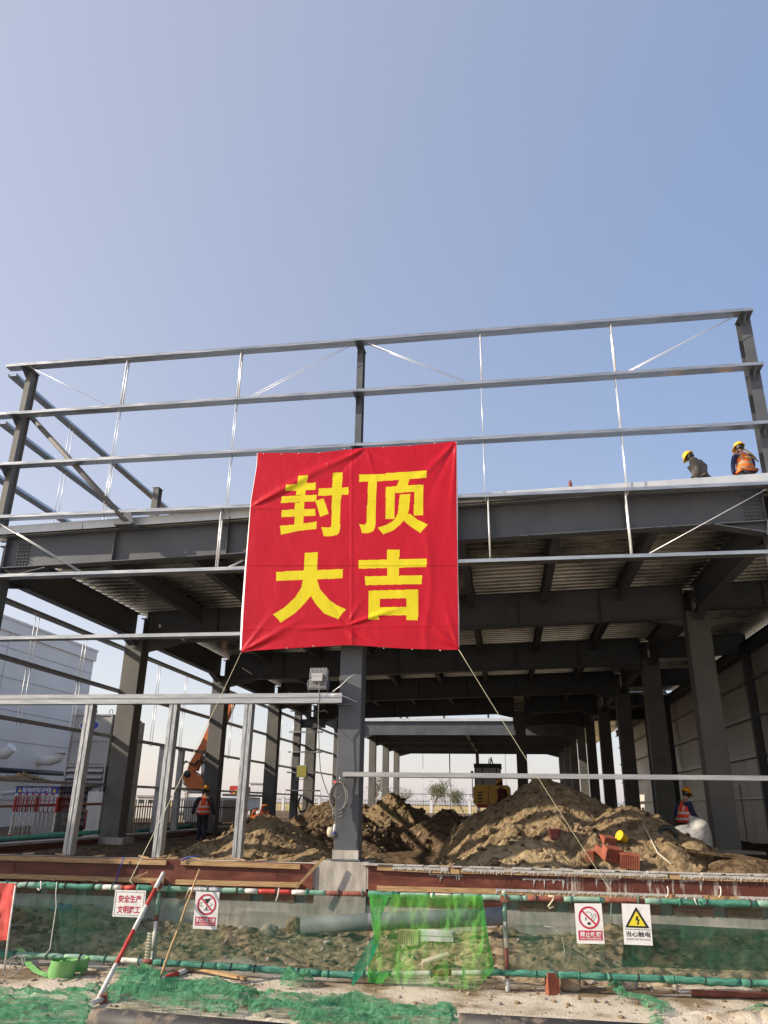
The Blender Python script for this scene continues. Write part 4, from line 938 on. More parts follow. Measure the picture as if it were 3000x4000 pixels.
m.lathe(pr, (a.x, 11.0, gz(a.x,11.0)-.05), (0.03,0,1), 22); tag(m.build('corrugated_pipe', K['pvc']), 'cream corrugated plastic pipe stub standing behind the fence', 'pipe')
# ------------------------------------------------------------------ netting on the ground
def netpatch(label, poly, amp, kk, seed, base=.016, st=.016):
    W2 = [atZ(x, y, -1.965) for x, y in poly]; P = [(v.x, v.y) for v in W2]
    xs = np.arange(min(p[0] for p in P)-.1, max(p[0] for p in P)+.1, st); ys = np.arange(min(p[1] for p in P)-.1, max(p[1] for p in P)+.1, st)
    X, Y = np.meshgrid(xs, ys); jx = X + .16*(fbm(X*4, Y*4, seed)-.5); jy = Y + .16*(fbm(X*4, Y*4, seed+3)-.5)
    ins = inpoly(jx, jy, P)
    wx_, wy_ = X + .3*fbm(X*1.5, Y*1.5, seed+5), Y + .45*fbm(X*1.5+7, Y*1.5, seed+6)
    rid = 1-np.abs(2*fbm(wx_*1.1, wy_*6.5, seed+1, 2)-1)*2.2; rid2 = 1-np.abs(2*fbm(wx_*2.4, wy_*17, seed+2, 2)-1)*2.2
    e = np.clip(sum((inpoly(jx+dx, jy+dy, P)).astype(float) for dx, dy in ((.06,0),(-.06,0),(0,.06),(0,-.06)))/4, 0, 1)
    Z = ground_h(X, Y) + base + amp*e*(np.clip(rid,0,1)*.55 + .28*np.clip(rid2,0,1) + .45*fbm(X*1.6,Y*1.6,seed+4,2) + .12*(1-np.abs(2*vnoise(wx_*5+3*fbm(X*6,Y*6,seed+8,2),wy_*34,seed+9)-1)) + .08*(fbm(X*18,Y*34,seed+9,2)-.5))
    m, n = X.shape; V = np.stack([X,Y,Z],-1).reshape(-1,3); c = ins[:-1,:-1]&ins[1:,1:]&ins[:-1,1:]&ins[1:,:-1]
    i, j = np.nonzero(c); Fq = np.stack([i*n+j, i*n+j+1, (i+1)*n+j+1, (i+1)*n+j], 1); u, inv = np.unique(Fq, return_inverse=True)
    mb = MB(); mb.add(V[u].tolist(), inv.reshape(-1,4).tolist(), 0, False)
    return tag(mb.build('ground_net', K[kk], fix=False), label, 'netting')
netpatch('wide flat green net on the ground in the lower left corner', [(-260,3885),(60,3893),(200,3905),(330,3890),(400,3878),(390,3912),(352,3932),(378,3960),(340,4080),(-300,4080)], .10, 'netheap', 3)
netpatch('bunched green net heaped over the striped tube', [(385,3912),(440,3868),(500,3838),(520,3812),(570,3818),(625,3842),(660,3872),(760,3885),(860,3890),(960,3880),(1040,3905),(1000,3930),(940,3965),(900,3985),(760,3966),(560,3958),(420,3945)], .17, 'netheap', 13)
netpatch('long wrinkled green net in the middle foreground between the two black pipes', [(930,3930),(980,3905),(1080,3915),(1260,3930),(1400,3922),(1530,3950),(1600,3968),(1700,3972),(1790,3978),(1795,4060),(1150,4070),(1130,3992),(980,3985)], .13, 'netheap', 23)
netpatch('small tuft of green net under the fence rail', [(1078,3856),(1118,3806),(1150,3822),(1200,3826),(1228,3852),(1150,3864)], .16, 'netheap', 33)
netpatch('trailing strip of green net in the right foreground', [(2372,3862),(2398,3848),(2425,3868),(2450,3895),(2520,3915),(2600,3938),(2655,3975),(2590,3986),(2510,3962),(2480,3930),(2420,3912)], .14, 'netheap', 43)
netpatch('shred of green net at the bottom right edge below the trailing strip', [(2530,3985),(2570,3978),(2610,4005),(2600,4040),(2540,4040)], .06, 'netheap', 53)
netpatch('thin pale green net flat on the ground behind the striped tube', [(400,3802),(480,3792),(600,3800),(690,3830),(900,3855),(980,3880),(760,3880),(640,3850),(520,3812)], .035, 'net_lay', 63)
netpatch('thin patch of green net at the far right foreground', [(2900,3985),(2990,3970),(3040,3968),(3040,3990),(2940,4000)], .04, 'netheap', 73)
# ------------------------------------------------------------------ flat hose roll, wires, bricks, stones
c = atZ(236, 3812, -1.97); c.z = gz(c.x, c.y)
h = thing('hose_roll', 'roll of light green flat hose standing on the ground by the left fence', 'hose', c)
m = MB(); th = np.linspace(0, 2*math.pi*9, 300); P = []
for t_ in th:
    r_ = .045 + .0125*t_/(2*math.pi) + .002*math.sin(t_*3); zz = .012*math.sin(t_*.37) + .010*math.sin(t_*.11+2)
    x_, y_ = c.x + r_*math.cos(t_), c.y + r_*math.sin(t_); P += [(x_+.012*math.cos(t_), y_, c.z+.0), (x_, y_, c.z+.165+zz)]
m.add(P, [(2*i,2*i+1,2*i+3,2*i+2) for i in range(len(th)-1)], 0, True); m.lathe([(.02,.150),(.155,.140)], c, (0,0,1), 24); m.v = [(x+(z-c.z)*.22, y-(z-c.z)*.1, z) for x, y, z in m.v]; m.build('roll', K['hose'], h, fix=False)
def ribbon(pts, hgt, name='tail'):
    m = MB(); V = []
    for p, hh in zip(pts, hgt): V += [p, p+Vector(hh)]
    m.add(V, [(2*i,2*i+1,2*i+3,2*i+2) for i in range(len(pts)-1)], 0, True); return m.build(name, K['hose'], h, fix=False)
gp = lambda x, y, z=.01: (lambda v: Vector((v.x, v.y, gz(v.x, v.y)+z)))(atZ(x, y, -1.965))
ribbon([gp(285,3800), gp(318,3798), gp(340,3795), gp(342,3792,.05), gp(325,3785,.09)], [(0,0,.10),(0,0,.13),(.0,0,.14),(.01,0,.10),(.0,0,.06)])
ribbon([gp(222,3842), gp(262,3835), gp(300,3822), gp(330,3800)], [(.02,.09,.01),(.02,.09,.015),(.0,.08,.03),(-.02,.05,.08)])
ribbon([gp(52,3735,.10), gp(75,3750,.07), gp(100,3780,.03), gp(135,3803,.02), gp(180,3818,.01)], [(.05,.06,.02),(.05,.05,.02),(.04,.06,.02),(.03,.06,.02),(.0,.05,.03)])
for k, (x, y, r_) in enumerate(((62,3800,.09),(110,3745,.05),(45,3820,.11))):
    c = gp(x, y, .03); m = MB(); m.tube([c + Vector((r_*math.cos(a), .5*r_*math.sin(a), r_*.9*math.sin(a)+r_*.8)) for a in np.linspace(0, 6.6, 20)], .006, 6)
    tag(m.build('wire_loop', K['cable']), 'loop of stiff grey wire on the ground by the left fence end', 'wire', 'wire loops by the left fence end')
def lump(label, name, cat, p, r, k, seed, sc=(1,1,.8), group=None, sub=3, cubic=0):
    bm = bmesh.new(); bmesh.ops.create_icosphere(bm, subdivisions=sub, radius=1); V = np.array([v.co[:] for v in bm.verts]); Fs = [[v.index for v in f.verts] for f in bm.faces]; bm.free()
    if cubic: V = V / (np.abs(V)**cubic).sum(1, keepdims=True)**(1/cubic)
    d = .72 + .55*fbm(V[:,0]*1.7+seed, V[:,1]*1.7+V[:,2]*1.3, seed, 4); V = V*(d[:,None] if not cubic else (.92+.16*(d[:,None]-.72)))*np.array(sc)*r
    m = MB(); m.add((V+np.array(p)).tolist(), Fs, 0, False); return tag(m.build(name, K[k]), label, cat, group)
def hollow(label, p, sz, rot, k='brick', tiltx=0.0, name='hollow_brick', group=None):     # brick with grooved sides
    w_, d_, h_ = sz; M = Matrix.Rotation(rot, 3, 'Z') @ Matrix.Rotation(tiltx, 3, 'X') @ Matrix.Rotation(tiltx*.4, 3, 'Y')
    pr = []; n = 9
    for i in range(n):
        x = -w_/2 + w_*i/n; pr += [(x,-d_/2),(x+w_/n*.55,-d_/2),(x+w_/n*.6,-d_/2+.008),(x+w_/n*.95,-d_/2+.008)]
    pr += [(w_/2,-d_/2),(w_/2,d_/2),(-w_/2,d_/2)]
    m = MB(); m.ext(pr, (0,0,0),(0,0,h_), (0,1,0)); m.v = [tuple(M @ Vector(v) + Vector(p)) for v in m.v]
    return tag(m.build(name, K[k]), label, 'brick', group)
p = gp(2158, 3873, 0); hollow('dark red hollow brick standing on end under the right rail', p, (.13,.12,.22), .3)
p = gp(2150, 3825, .22); 
p = gp(2228, 3862, .10); lump('tan broken block beside the red brick under the right rail', 'stone_block', 'stone', p, .13, 'tanbrick', 3, (1,.8,.85), cubic=5)
p = gp(2446, 3858, .05); lump('pale squarish stone under the right rail below the electric sign', 'stone', 'stone', p, .115, 'stone', 9, (1.2,.8,.6), cubic=4)
p = atY(1598, 3658, 13.6); hollow('tan grooved hollow brick on the soil behind the bright green net', (p.x, 13.6, p.z-.1), (.33,.2,.19), -.12, 'tanbrick')
a = atY(1700, 3643, 14.0); m = MB(); m.obox(a, (.30,.0,.0),(.02,.12,.0),(0,0,.03)); m.obox(a+Vector((0,-.10,-.06)), (.30,0,0),(0,.012,0),(0,0,.05)); tag(m.build('metal_sheet', K['white']), 'folded white metal sheet on the soil behind the bright green net', 'sheet')
a = atY(1700, 3742, 11.6); m = MB(); m.obox(a, (.17,.03,.05),(-.02,.1,0),(0,0,.012)); tag(m.build('board_scrap', K['pvc']), 'pale board scrap on the soil behind the bright green net', 'board')
p = atY(1050, 3655, 14.4); lump('rough grey rock on the soil below the wine glass sign', 'rock', 'rock', (p.x,14.4,gz(p.x,14.4)+.08), .14, 'stone', 21, (1.1,.8,.75))
p = atY(1150, 3610, 15.0); lump('brown soil clod at the left end of the grey drain pipe', 'clod', 'clod', (p.x,15.0,gz(p.x,15.)+.10), .15, 'soil', 23, (1,.7,.9))
p = atY(955, 3640, 14.9); lump('pale flat rock on the soil right of the wine glass sign', 'rock', 'rock', (p.x,14.9,gz(p.x,14.9)+.05), .12, 'stone', 25, (1.2,.8,.6))
for px, py, r_, sd in ((95,3570,.17,31),(20,3590,.2,32),(215,3585,.16,34),(330,3630,.14,35)):
    p = atY(px, py, 13.8); lump('dark soil clod behind the fence at the left', 'clod', 'clod', (p.x,13.8,gz(p.x,13.8)+.06), r_, 'soil', sd, (1.2,.8,.75), 'soil clods behind the left fence')
m = MB(); p = atY(240, 3560, 14.5); m.obox(p, (.15,0,.02),(0,.1,.02),(0,-.02,.09)); m.obox(p+Vector((.05,-.05,.08)), (.09,0,-.03),(0,.06,0),(0,.0,.03)); tag(m.build('plastic_scrap', mat('faded blue plastic', (0.06,0.13,0.24), None, rough=.6)), 'faded blue plastic scrap on the soil behind the left fence', 'scrap')
# pebbles and clods on the trampled ground: far too many to count
m = MB(); q3 = random.Random(17)
ico = bmesh.new(); bmesh.ops.create_icosphere(ico, subdivisions=1, radius=1); IV = np.array([v.co[:] for v in ico.verts]); IF = [[v.index for v in f.verts] for f in ico.faces]; ico.free()
for i in range(4200):
    if q3.random() < .38: x, y = q3.uniform(-7.5,4.5), q3.uniform(7.6,10.9); r_ = .006+.028*q3.random()**4
    else: x, y = q3.uniform(-11,6.5), q3.uniform(10.8,15.6); r_ = .007+.055*q3.random()**7
    V = IV*np.array([q3.uniform(.7,1.3),q3.uniform(.7,1.3),q3.uniform(.5,.9)])*r_*(.8+.4*_hash(np.arange(len(IV)),np.full(len(IV),i),3))[:,None]
    m.add((V+np.array([x,y,gz(x,y)+r_*.25])).tolist(), IF, 0 if q3.random() < .45 else 1)
tag(m.build('pebbles', [K['stone'], K['soil']]), kind='stuff')
# ================================================================== SOIL MOUNDS
MOUNDS = []
def mound(label, px, py, Y0, rx, ry, k, seed, rxr=None, p=1.15, rough=.10, base=-1.42, st=.036, lean=0.0, fine=1.0):
    c = atY(px, py, Y0); rxr = rxr or rx; h = c.z - base
    xs = np.arange(c.x-rx*1.08, c.x+rxr*1.08, st); ys = np.arange(c.y-ry*1.08, c.y+ry*1.08, st); X, Y = np.meshgrid(xs, ys)
    dx = (X-c.x); dx = np.where(dx < 0, dx/rx, dx/rxr); dy = (Y-c.y)/ry
    wob = 1 + .35*(fbm(X*.9, Y*.9, seed)-.5)*2
    r = np.sqrt(dx**2+dy**2)*wob
    Z = base + h*np.clip(1-np.sqrt(r**2+.004)+.06, 0, None)**p
    e = np.clip((1.05-r)*4, 0, 1)
    Z = Z + e*(rough*2.1*(crumb(X*1.5, Y*1.5, seed+1, 5)-.32) + rough*.9*(fbm(X*1.1, Y*1.1, seed+4)-.5))
    Z = np.where(r > 1.04, base-.15, Z)
    m = MB(); m.grid(X, Y, Z, smooth=False)
    o = m.build('soil_mound', K[k], fix=False); MOUNDS.append(o); return tag(o, label, 'soil mound')
mound('light brown lumpy soil mound behind the left galvanised studs', 1060, 3182, 19.2, 2.55, 2.2, 'soil', 2, 2.0, 1.0, .16)
mound('dark soil bank rising to the right behind the middle column', 1300, 3135, 24.5, 2.6, 3.0, 'soil_dark', 12, 2.3, .9, .18, st=.06)
mound('brown soil mound with a lit crest just right of the middle column', 1530, 3105, 29.5, 1.9, 2.6, 'soil', 22, 2.0, .75, .22, st=.06)
mound('low dark heap of soil in the middle of the hall', 1745, 3168, 26.0, 1.5, 2.4, 'soil_dark', 32, 1.4, .8, .18, st=.06)
mound('tallest soil mound in front of the yellow excavator', 2125, 3045, 20.9, 2.75, 3.7, 'soil', 42, 3.6, .80, .24, st=.04)
mound('front right soil mound holding the bricks and the yellow bucket', 2440, 3150, 19.6, 2.0, 2.6, 'soil', 52, 2.2, .85, .11)
mound('low pale sandy bank just behind the right formwork', 2060, 3272, 17.9, 2.3, 1.3, 'sand', 62, 1.7, .75, .16)
mound('small dark heap of dug soil beyond the pit', 1880, 3180, 33, 1.8, 2.0, 'soil', 72, 2.0, .9, .16, st=.07)
mound('low spill of soil and stones left of the middle column base', 1235, 3320, 17.2, 1.6, .9, 'soil', 82, 1.0, .9, .07)
mound('low spill of soil right of the middle column base', 1450, 3338, 17.0, .7, .7, 'soil', 84, .7, .9, .06)
mound('flattened soil edge at the foot of the right column', 2860, 3330, 18.2, 1.2, 1.5, 'soil_dark', 92, 2.2, .9, .06)
c = atX(90, 3045, -12.6); m = MB(); 
xs, ys = np.meshgrid(np.linspace(-.12,.12,9), np.linspace(-1.4,1.4,60)); z = .05+.16*np.clip(1-np.abs(ys)/1.35,0,1)*(1-(xs/.14)**2)*(.5+clods(xs*12,ys*12,3)); m.grid(c.x+xs, c.y+ys, .47+z-.06, smooth=False)
tag(m.build('soil_heap', K['sand'], fix=False), 'ridge of dry soil lying on the left side rail', 'soil')

# loose clods and crumbs lying on the mounds: far too many to count
m = MB(); q4 = random.Random(23); npr = np.random.RandomState(4)
for o in MOUNDS[:8]:
    V = np.array([v.co[:] for v in o.data.vertices]) + np.array(o.location); V = V[V[:,2] > -1.25]
    big = 1 + .6*(o.name.endswith('004'))
    for p in V[npr.randint(0, len(V), int(420*big))]:
        r_ = .014+.10*q4.random()**5; J = IV*np.array([q4.uniform(.7,1.3),q4.uniform(.7,1.3),q4.uniform(.5,1)])*r_*(.7+.6*npr.rand(len(IV)))[:,None]
        m.add((J+p+np.array([0,0,r_*.15])).tolist(), IF, 0 if q4.random() < .6 else 1)
tag(m.build('soil_crumbs', [K['soil'], K['soil_dark']]), kind='stuff')
def on(px, py, Y, up=0.0):                           # where the sight line meets the soil of a mound, else at depth Y
    d = Vector(ray(px, py)).normalized(); best = None
    for o in MOUNDS:
        ok, p, _, _ = o.ray_cast(-Vector(o.location), d)
        if ok:
            p = p + Vector(o.location)
            if abs(p.y-Y) < 2.2 and (best is None or p.length < best.length): best = p
    v = best if best is not None else atY(px, py, Y)
    return (v.x, v.y, v.z+up)
bpy.context.view_layer.update()
# bricks and buckets on the right mound
for lab, px, py, Y, sz, rot, tl in (
  ('hollow red brick on the right mound, uppermost of the pile', 2370, 3270, 18.5, (.30,.20,.15), .5, .3),
  ('large hollow red brick in the middle of the pile on the right mound', 2385, 3335, 18.1, (.36,.20,.26), .35, .35),
  ('small end-on red brick at the left end of the brick pile', 2307, 3337, 18.0, (.15,.20,.19), -.3, .1),
  ('tilted red brick wedged second from the left in the pile', 2337, 3312, 18.3, (.17,.2,.16), .9, .5),
  ('red brick slab with a grooved edge, lowest and rightmost of the pile', 2458, 3362, 17.7, (.38,.20,.26), -.15, .25)):
    p = on(px, py+22, Y, -.02); hollow(lab, p, sz, rot, 'brick', tl)
def bucket(label, p, r, h, k, ax, n=24):
    t = thing('bucket', label, 'bucket', p); m = MB(); m.lathe([(0,0),(r*.72,0),(r,h),(r*1.06,h),(r*1.06,h-.02),(r*.96,h-.02),(r*.69,.015),(0,.015)], p, ax, n); m.build('pail', K[k], t)
    q_ = Vector((0,0,1)).rotation_difference(Vector(ax).normalized()); m = MB()
    m.tube([Vector(p) + q_ @ Vector((r*math.cos(a), r*.9*math.sin(a), h+.02-.10*math.sin(a))) for a in np.linspace(0, math.pi, 14)], .005, 6); m.build('handle', K['galv'], t); return t
K['bucket_red'] = mat('dull pink-red plastic', (0.46,0.11,0.115), (0.58,0.24,0.24), 4, .5); K['bucket_yellow'] = mat('yellow plastic', (0.72,0.50,0.02), None, rough=.4)
bucket('dull red bucket standing on the sandy bank', on(2166, 3276, 18.0), .135, .20, 'bucket_red', (0,0,1))
bucket('yellow bucket tipped on its side on the brick pile', on(2446, 3296, 18.2, .08), .105, .19, 'bucket_yellow', (-.75,-.5,.45))
rope('hose', 'dusty pale hose lying down the right flank of the front right mound', 'hose', [Vector(on(x, y, Y, .015)) for x, y, Y in ((2512,3222,18.9),(2530,3255,18.5),(2552,3300,18.0),(2570,3335,17.6),(2600,3360,17.2),(2625,3380,16.9))], .018, 'pvc')
p = on(2700, 3262, 19.8)
m = MB(); uu_, vv_ = np.meshgrid(np.linspace(0, 2*math.pi, 48), np.linspace(0, 1, 26))
rr = np.sqrt(np.clip(1-((vv_-.80)/.2).clip(0,1)**2,0,1))*.40*(1 - .25*vv_**3 + .10*np.sin(uu_*3+vv_*4) + .16*(fbm(np.cos(uu_)*2+5, np.sin(uu_)*2+vv_*3, 4)-.5)); zz = -.32 + .60*vv_ + .10*np.cos(uu_-.4)*vv_ + .05*np.sin(uu_*2.3)*vv_
m.grid(p[0]+rr*np.cos(uu_)*1.05, p[1]+rr*np.sin(uu_)*.7, p[2]+zz); b_ = len(m.v); tag(m.build('bulk_sack', K['sack'], fix=False), 'white woven bulk sack in front of the worker by the right column', 'sack')
lump('brown soil clod resting against the white sack', 'clod', 'clod', on(2712, 3318, 19.6), .24, 'soil', 61, (1.2,.9,.75))
m = MB(); m.obox(on(2850,3328,19.6), (.75,.28,-.02),(-.06,.16,0),(0,0,.03)); tag(m.build('board', K['paint_dusty']), 'grey board lying on the ground below the right column', 'board')
m = MB(); m.obox(on(2850,3345,19.2), (.85,.05,-.10),(0,.10,0),(0,0,.03)); tag(m.build('plank', K['soil_dark']), 'dark plank lying beside the grey board at the right', 'plank')
m = MB(); c = on(2610,3262,20.6); m.tube([Vector(c)+Vector((.16*math.cos(a),.1*math.sin(a),.16*math.sin(a))) for a in np.linspace(0,6.3,16)], .05, 8); tag(m.build('rubber_ring', K['black']), 'black rubber ring lying behind the front right mound', 'ring')
# orange tub behind the left mound
p = tuple(atY(1000, 3218, 21.2)); t = thing('orange_tub', 'orange steel tub lying tilted behind the left soil mound', 'tub', p)
m = MB(); A = Vector(p); U = Vector((.30,.05,.13)); V = Vector((0,.25,.02)); Nn = Vector((-.08,0,.20))
for s in (-1,1): m.obox(A+V*s, U, V*.06, Nn); m.obox(A+U*s, U*.05, V, Nn)
m.obox(A-Nn, U, V, Nn*.07); m.build('shell', K['orange'], t)
m = MB(); m.tube([A+U*.6+Nn*1.0, A+U*.9+Nn*1.7, A+U*1.3+Nn*1.5], .03, 8); m.tube([A-U*.2+Nn*1.0, A+U*.1+Nn*1.5, A+U*.5+Nn*1.6], .03, 8); m.build('lug', K['orange'], t)
m = MB(); m.tube([A-U*.2+Nn*.6-V*1.1, A+U*.5+Nn*.2-V*1.3, A+U*1.4+Nn*.6-V*1.1, A+U*1.2-Nn*.6-V*1.2], .012, 6); m.build('cord', K['polewhite'], t)

# ================================================================== PEOPLE
def skinmesh(nodes, edges, root, sub=1):
    me = bpy.data.meshes.new('t'); names = list(nodes); ix = {n: i for i, n in enumerate(names)}
    me.from_pydata([tuple(nodes[n][0]) for n in names], [(ix[a], ix[b]) for a, b in edges], [])
    o = bpy.data.objects.new('t', me); C.objects.link(o)
    sk = o.modifiers.new('s', 'SKIN'); sk.branch_smoothing = .6; sk.use_smooth_shade = True
    ss = o.modifiers.new('u', 'SUBSURF'); ss.levels = sub; ss.render_levels = sub
    if not me.skin_vertices: return None
    for n in names:
        d = me.skin_vertices[0].data[ix[n]]; r = nodes[n][1]; d.radius = r if isinstance(r, tuple) else (r, r); d.use_root = (n == root)
    dg = bpy.context.evaluated_depsgraph_get(); dg.update()
    e = bpy.data.meshes.new_from_object(o.evaluated_get(dg)); V = [v.co[:] for v in e.vertices]; Fs = [tuple(p.vertices) for p in e.polygons]
    bpy.data.objects.remove(o); bpy.data.meshes.remove(me); bpy.data.meshes.remove(e)
    return V, Fs
def vestmat(name, col, band):
    m = bpy.data.materials.new(name); m.use_nodes = True; t = m.node_tree; b = t.nodes['Principled BSDF']; b.inputs['Roughness'].default_value = .75
    tc = t.nodes.new('ShaderNodeTexCoord'); sp_ = t.nodes.new('ShaderNodeSeparateXYZ'); t.links.new(tc.outputs['Object'], sp_.inputs[0])
    def between(src, a, b_):
        g1 = t.nodes.new('ShaderNodeMath'); g1.operation = 'GREATER_THAN'; g1.inputs[1].default_value = a
        g2 = t.nodes.new('ShaderNodeMath'); g2.operation = 'LESS_THAN'; g2.inputs[1].default_value = b_
        g3 = t.nodes.new('ShaderNodeMath'); g3.operation = 'MULTIPLY'; t.links.new(src, g1.inputs[0]); t.links.new(src, g2.inputs[0]); t.links.new(g1.outputs[0], g3.inputs[0]); t.links.new(g2.outputs[0], g3.inputs[1]); return g3.outputs[0]
    ab = t.nodes.new('ShaderNodeMath'); ab.operation = 'ABSOLUTE'; t.links.new(sp_.outputs[0], ab.inputs[0])
    st = t.nodes.new('ShaderNodeMath'); st.operation = 'MULTIPLY'; t.links.new(between(ab.outputs[0], .085, .125), st.inputs[0]); t.links.new(between(sp_.outputs[2], 1.16, 1.6), st.inputs[1])
    mx = None
    for s in (between(sp_.outputs[2], .955, 1.005), between(sp_.outputs[2], 1.105, 1.155), st.outputs[0]):
        if mx is None: mx = s
        else:
            k = t.nodes.new('ShaderNodeMath'); k.operation = 'MAXIMUM'; t.links.new(mx, k.inputs[0]); t.links.new(s, k.inputs[1]); mx = k.outputs[0]
    mix = t.nodes.new('ShaderNodeMix'); mix.data_type = 'RGBA'; mix.inputs[6].default_value = (*col, 1); mix.inputs[7].default_value = (*band, 1)
    t.links.new(mx, mix.inputs[0]); t.links.new(mix.outputs[2], b.inputs['Base Color']); return m
K['vest_red'] = vestmat('red-orange safety vest', (0.85,0.075,0.025), (0.60,0.60,0.58)); K['vest_orange'] = vestmat('orange safety vest', (0.78,0.16,0.02), (0.36,0.30,0.20))
HEL_O = mat('orange-yellow helmet', (0.62,0.27,0.02), None, rough=.35)
def person(label, loc, rotz, arms, legs, bend=0.0, hbend=0.0, hturn=0.0, vest=None, jacket='darkcloth', trousers='darkcloth', helmet=None, gloves=False, harness=False, jg=.022):
    Nn = {}; E = []
    def n(k, p, r): Nn[k] = (Vector(p), r)
    n('pelvis', (0,0,.93), (.17,.125)); n('belly', (0,.0,1.08), (.165,.125)); n('chest', (0,.0,1.26), (.185,.13)); n('collar', (0,-.005,1.40), (.11,.085)); n('neck', (0,.012,1.475), .054)
    n('jaw', (0,.035,1.545), (.062,.072)); n('head', (0,.025,1.625), (.076,.092)); n('crown', (0,.015,1.695), (.052,.062))
    E += [('pelvis','belly'),('belly','chest'),('chest','collar'),('collar','neck'),('neck','jaw'),('jaw','head'),('head','crown')]
    for s, nm in ((-1,'l'),(1,'r')):
        (ex, ey, ez), (wx_, wy_, wz) = arms[nm]
        n('sh'+nm, (s*.19,0,1.375), .075); n('el'+nm, (s*ex, ey, ez), .047); n('wr'+nm, (s*wx_, wy_, wz), .031)
        E += [('collar','sh'+nm),('sh'+nm,'el'+nm),('el'+nm,'wr'+nm)]
        W_ = Nn['wr'+nm][0]; d = (W_ - Nn['el'+nm][0]).normalized(); sd_ = d.cross(Vector((s,0,0))); sd_ = (sd_ if sd_.length > .2 else Vector((0,1,0))).normalized(); sd_ = sd_ if sd_.y > 0 else -sd_; nm2 = d.cross(sd_)
        n('pa'+nm, W_+d*.05, (.036,.022)); E.append(('wr'+nm,'pa'+nm))
        for k, (o_, L) in enumerate(((.030,.070),(.010,.080),(-.010,.075),(-.028,.058))):
            a_ = W_+d*.092+sd_*o_; n(f'f{k}{nm}', a_, .0095); n(f'g{k}{nm}', a_+d*L*.55+nm2*.006*s, .0085); n(f'h{k}{nm}', a_+d*L*.92+nm2*.022*s, .007); E += [('pa'+nm,f'f{k}{nm}'),(f'f{k}{nm}',f'g{k}{nm}'),(f'g{k}{nm}',f'h{k}{nm}')]
        a_ = W_+d*.045+sd_*.042; n('t0'+nm, a_, .0105); n('t1'+nm, a_+d*.038+sd_*.018, .009); E += [('pa'+nm,'t0'+nm),('t0'+nm,'t1'+nm)]
        (kx, ky, kz), (ax_, ay_, az) = legs[nm]
        n('hip'+nm, (s*.092,0,.87), .092); n('kn'+nm, (s*kx,ky,kz), .062); n('an'+nm, (s*ax_,ay_,az), .042); n('to'+nm, (s*(ax_+.02),ay_+.15,az-.045), .036)
        E += [('pelvis','hip'+nm),('hip'+nm,'kn'+nm),('kn'+nm,'an'+nm),('an'+nm,'to'+nm)]
    low = {k for k in Nn if k[:3] == 'hip' or k[:2] in ('kn','an','to')} | {'pelvis'}
    Bm = Matrix.Rotation(-bend, 3, 'X'); Hm = Matrix.Rotation(-hbend, 3, 'X') @ Matrix.Rotation(hturn, 3, 'Z')
    pv = Vector((0,0,.95)); nk = Nn['neck'][0].copy()
    hd = lambda p: Hm @ (Vector(p)-nk) + nk
    fix_ = lambda k, p: p if k in low else (Bm @ ((hd(p) if k in ('jaw','head','crown') else p) - pv) + pv if k not in ('belly',) else Matrix.Rotation(-bend*.4,3,'X') @ (p-pv) + pv)
    for k in list(Nn): Nn[k] = (fix_(k, Nn[k][0]), Nn[k][1])
    place = lambda p: Bm @ (hd(p)-pv) + pv
    V, Fs = skinmesh(Nn, E, 'pelvis')
    m = MB(); m.add(V, Fs, 0, True)
    def blob(c, r, sc=(1,1,1)):                       # face features grown onto the same mesh
        bm = bmesh.new(); bmesh.ops.create_icosphere(bm, subdivisions=1, radius=r); m.add([place(Vector(c)+Vector((v.co.x*sc[0],v.co.y*sc[1],v.co.z*sc[2]))) for v in bm.verts], [[v.index for v in f.verts] for f in bm.faces], 0, True); bm.free()
    blob((0,.125,1.60), .016, (.8,1.1,1.3)); blob((-.078,.02,1.60), .022, (.5,.9,1.4)); blob((.078,.02,1.60), .022, (.5,.9,1.4)); blob((0,.105,1.555), .014, (1.7,.8,.5)); 
    me = bpy.data.meshes.new('person'); o = bpy.data.objects.new('person', me); me.from_pydata([tuple(v) for v in m.v], [], m.f); me.polygons.foreach_set('use_smooth', [True]*len(m.f)); me.materials.append(K['skin']); C.objects.link(o); WLOC[o.name] = Vector((0,0,0))
    o.location = loc; o.rotation_euler = (0,0,rotz); tag(o, label, 'person')
    def layer(name, keys, grow, k, ends={}):
        nd = {}; 
        for kk in keys:
            p, r = Nn[kk]; g_ = grow + ends.get(kk, 0); r = (r[0]+g_, r[1]+g_) if isinstance(r, tuple) else r+g_; nd[kk] = (p, r)
        ed = [(a_, b_) for a_, b_ in E if a_ in nd and b_ in nd]; V, Fs = skinmesh(nd, ed, keys[0]); q_ = MB(); q_.add(V, Fs, 0, True); return q_.build(name, K[k] if isinstance(k, str) else k, o)
    layer('trousers', ['pelvis','hipl','hipr','knl','knr','anl','anr'], .014, trousers, {'anl':.016,'anr':.016})
    layer('jacket', ['belly','pelvis','chest','collar','shl','shr','ell','elr','wrl','wrr'], jg, jacket, {'wrl':.004,'wrr':.004,'pelvis':.012})
    for s in 'lr':
        layer('shoe', ['an'+s,'to'+s], .012, 'black')
        if gloves: layer('glove', ['wr'+s,'pa'+s]+[f'{a_}{k}{s}' for k in range(4) for a_ in 'fgh']+['t0'+s,'t1'+s], .005, 'black')
    if vest: layer('vest', ['belly','pelvis','chest','collar','shl','shr'], .050, vest, {'pelvis':.016,'shl':-.014,'shr':-.014})
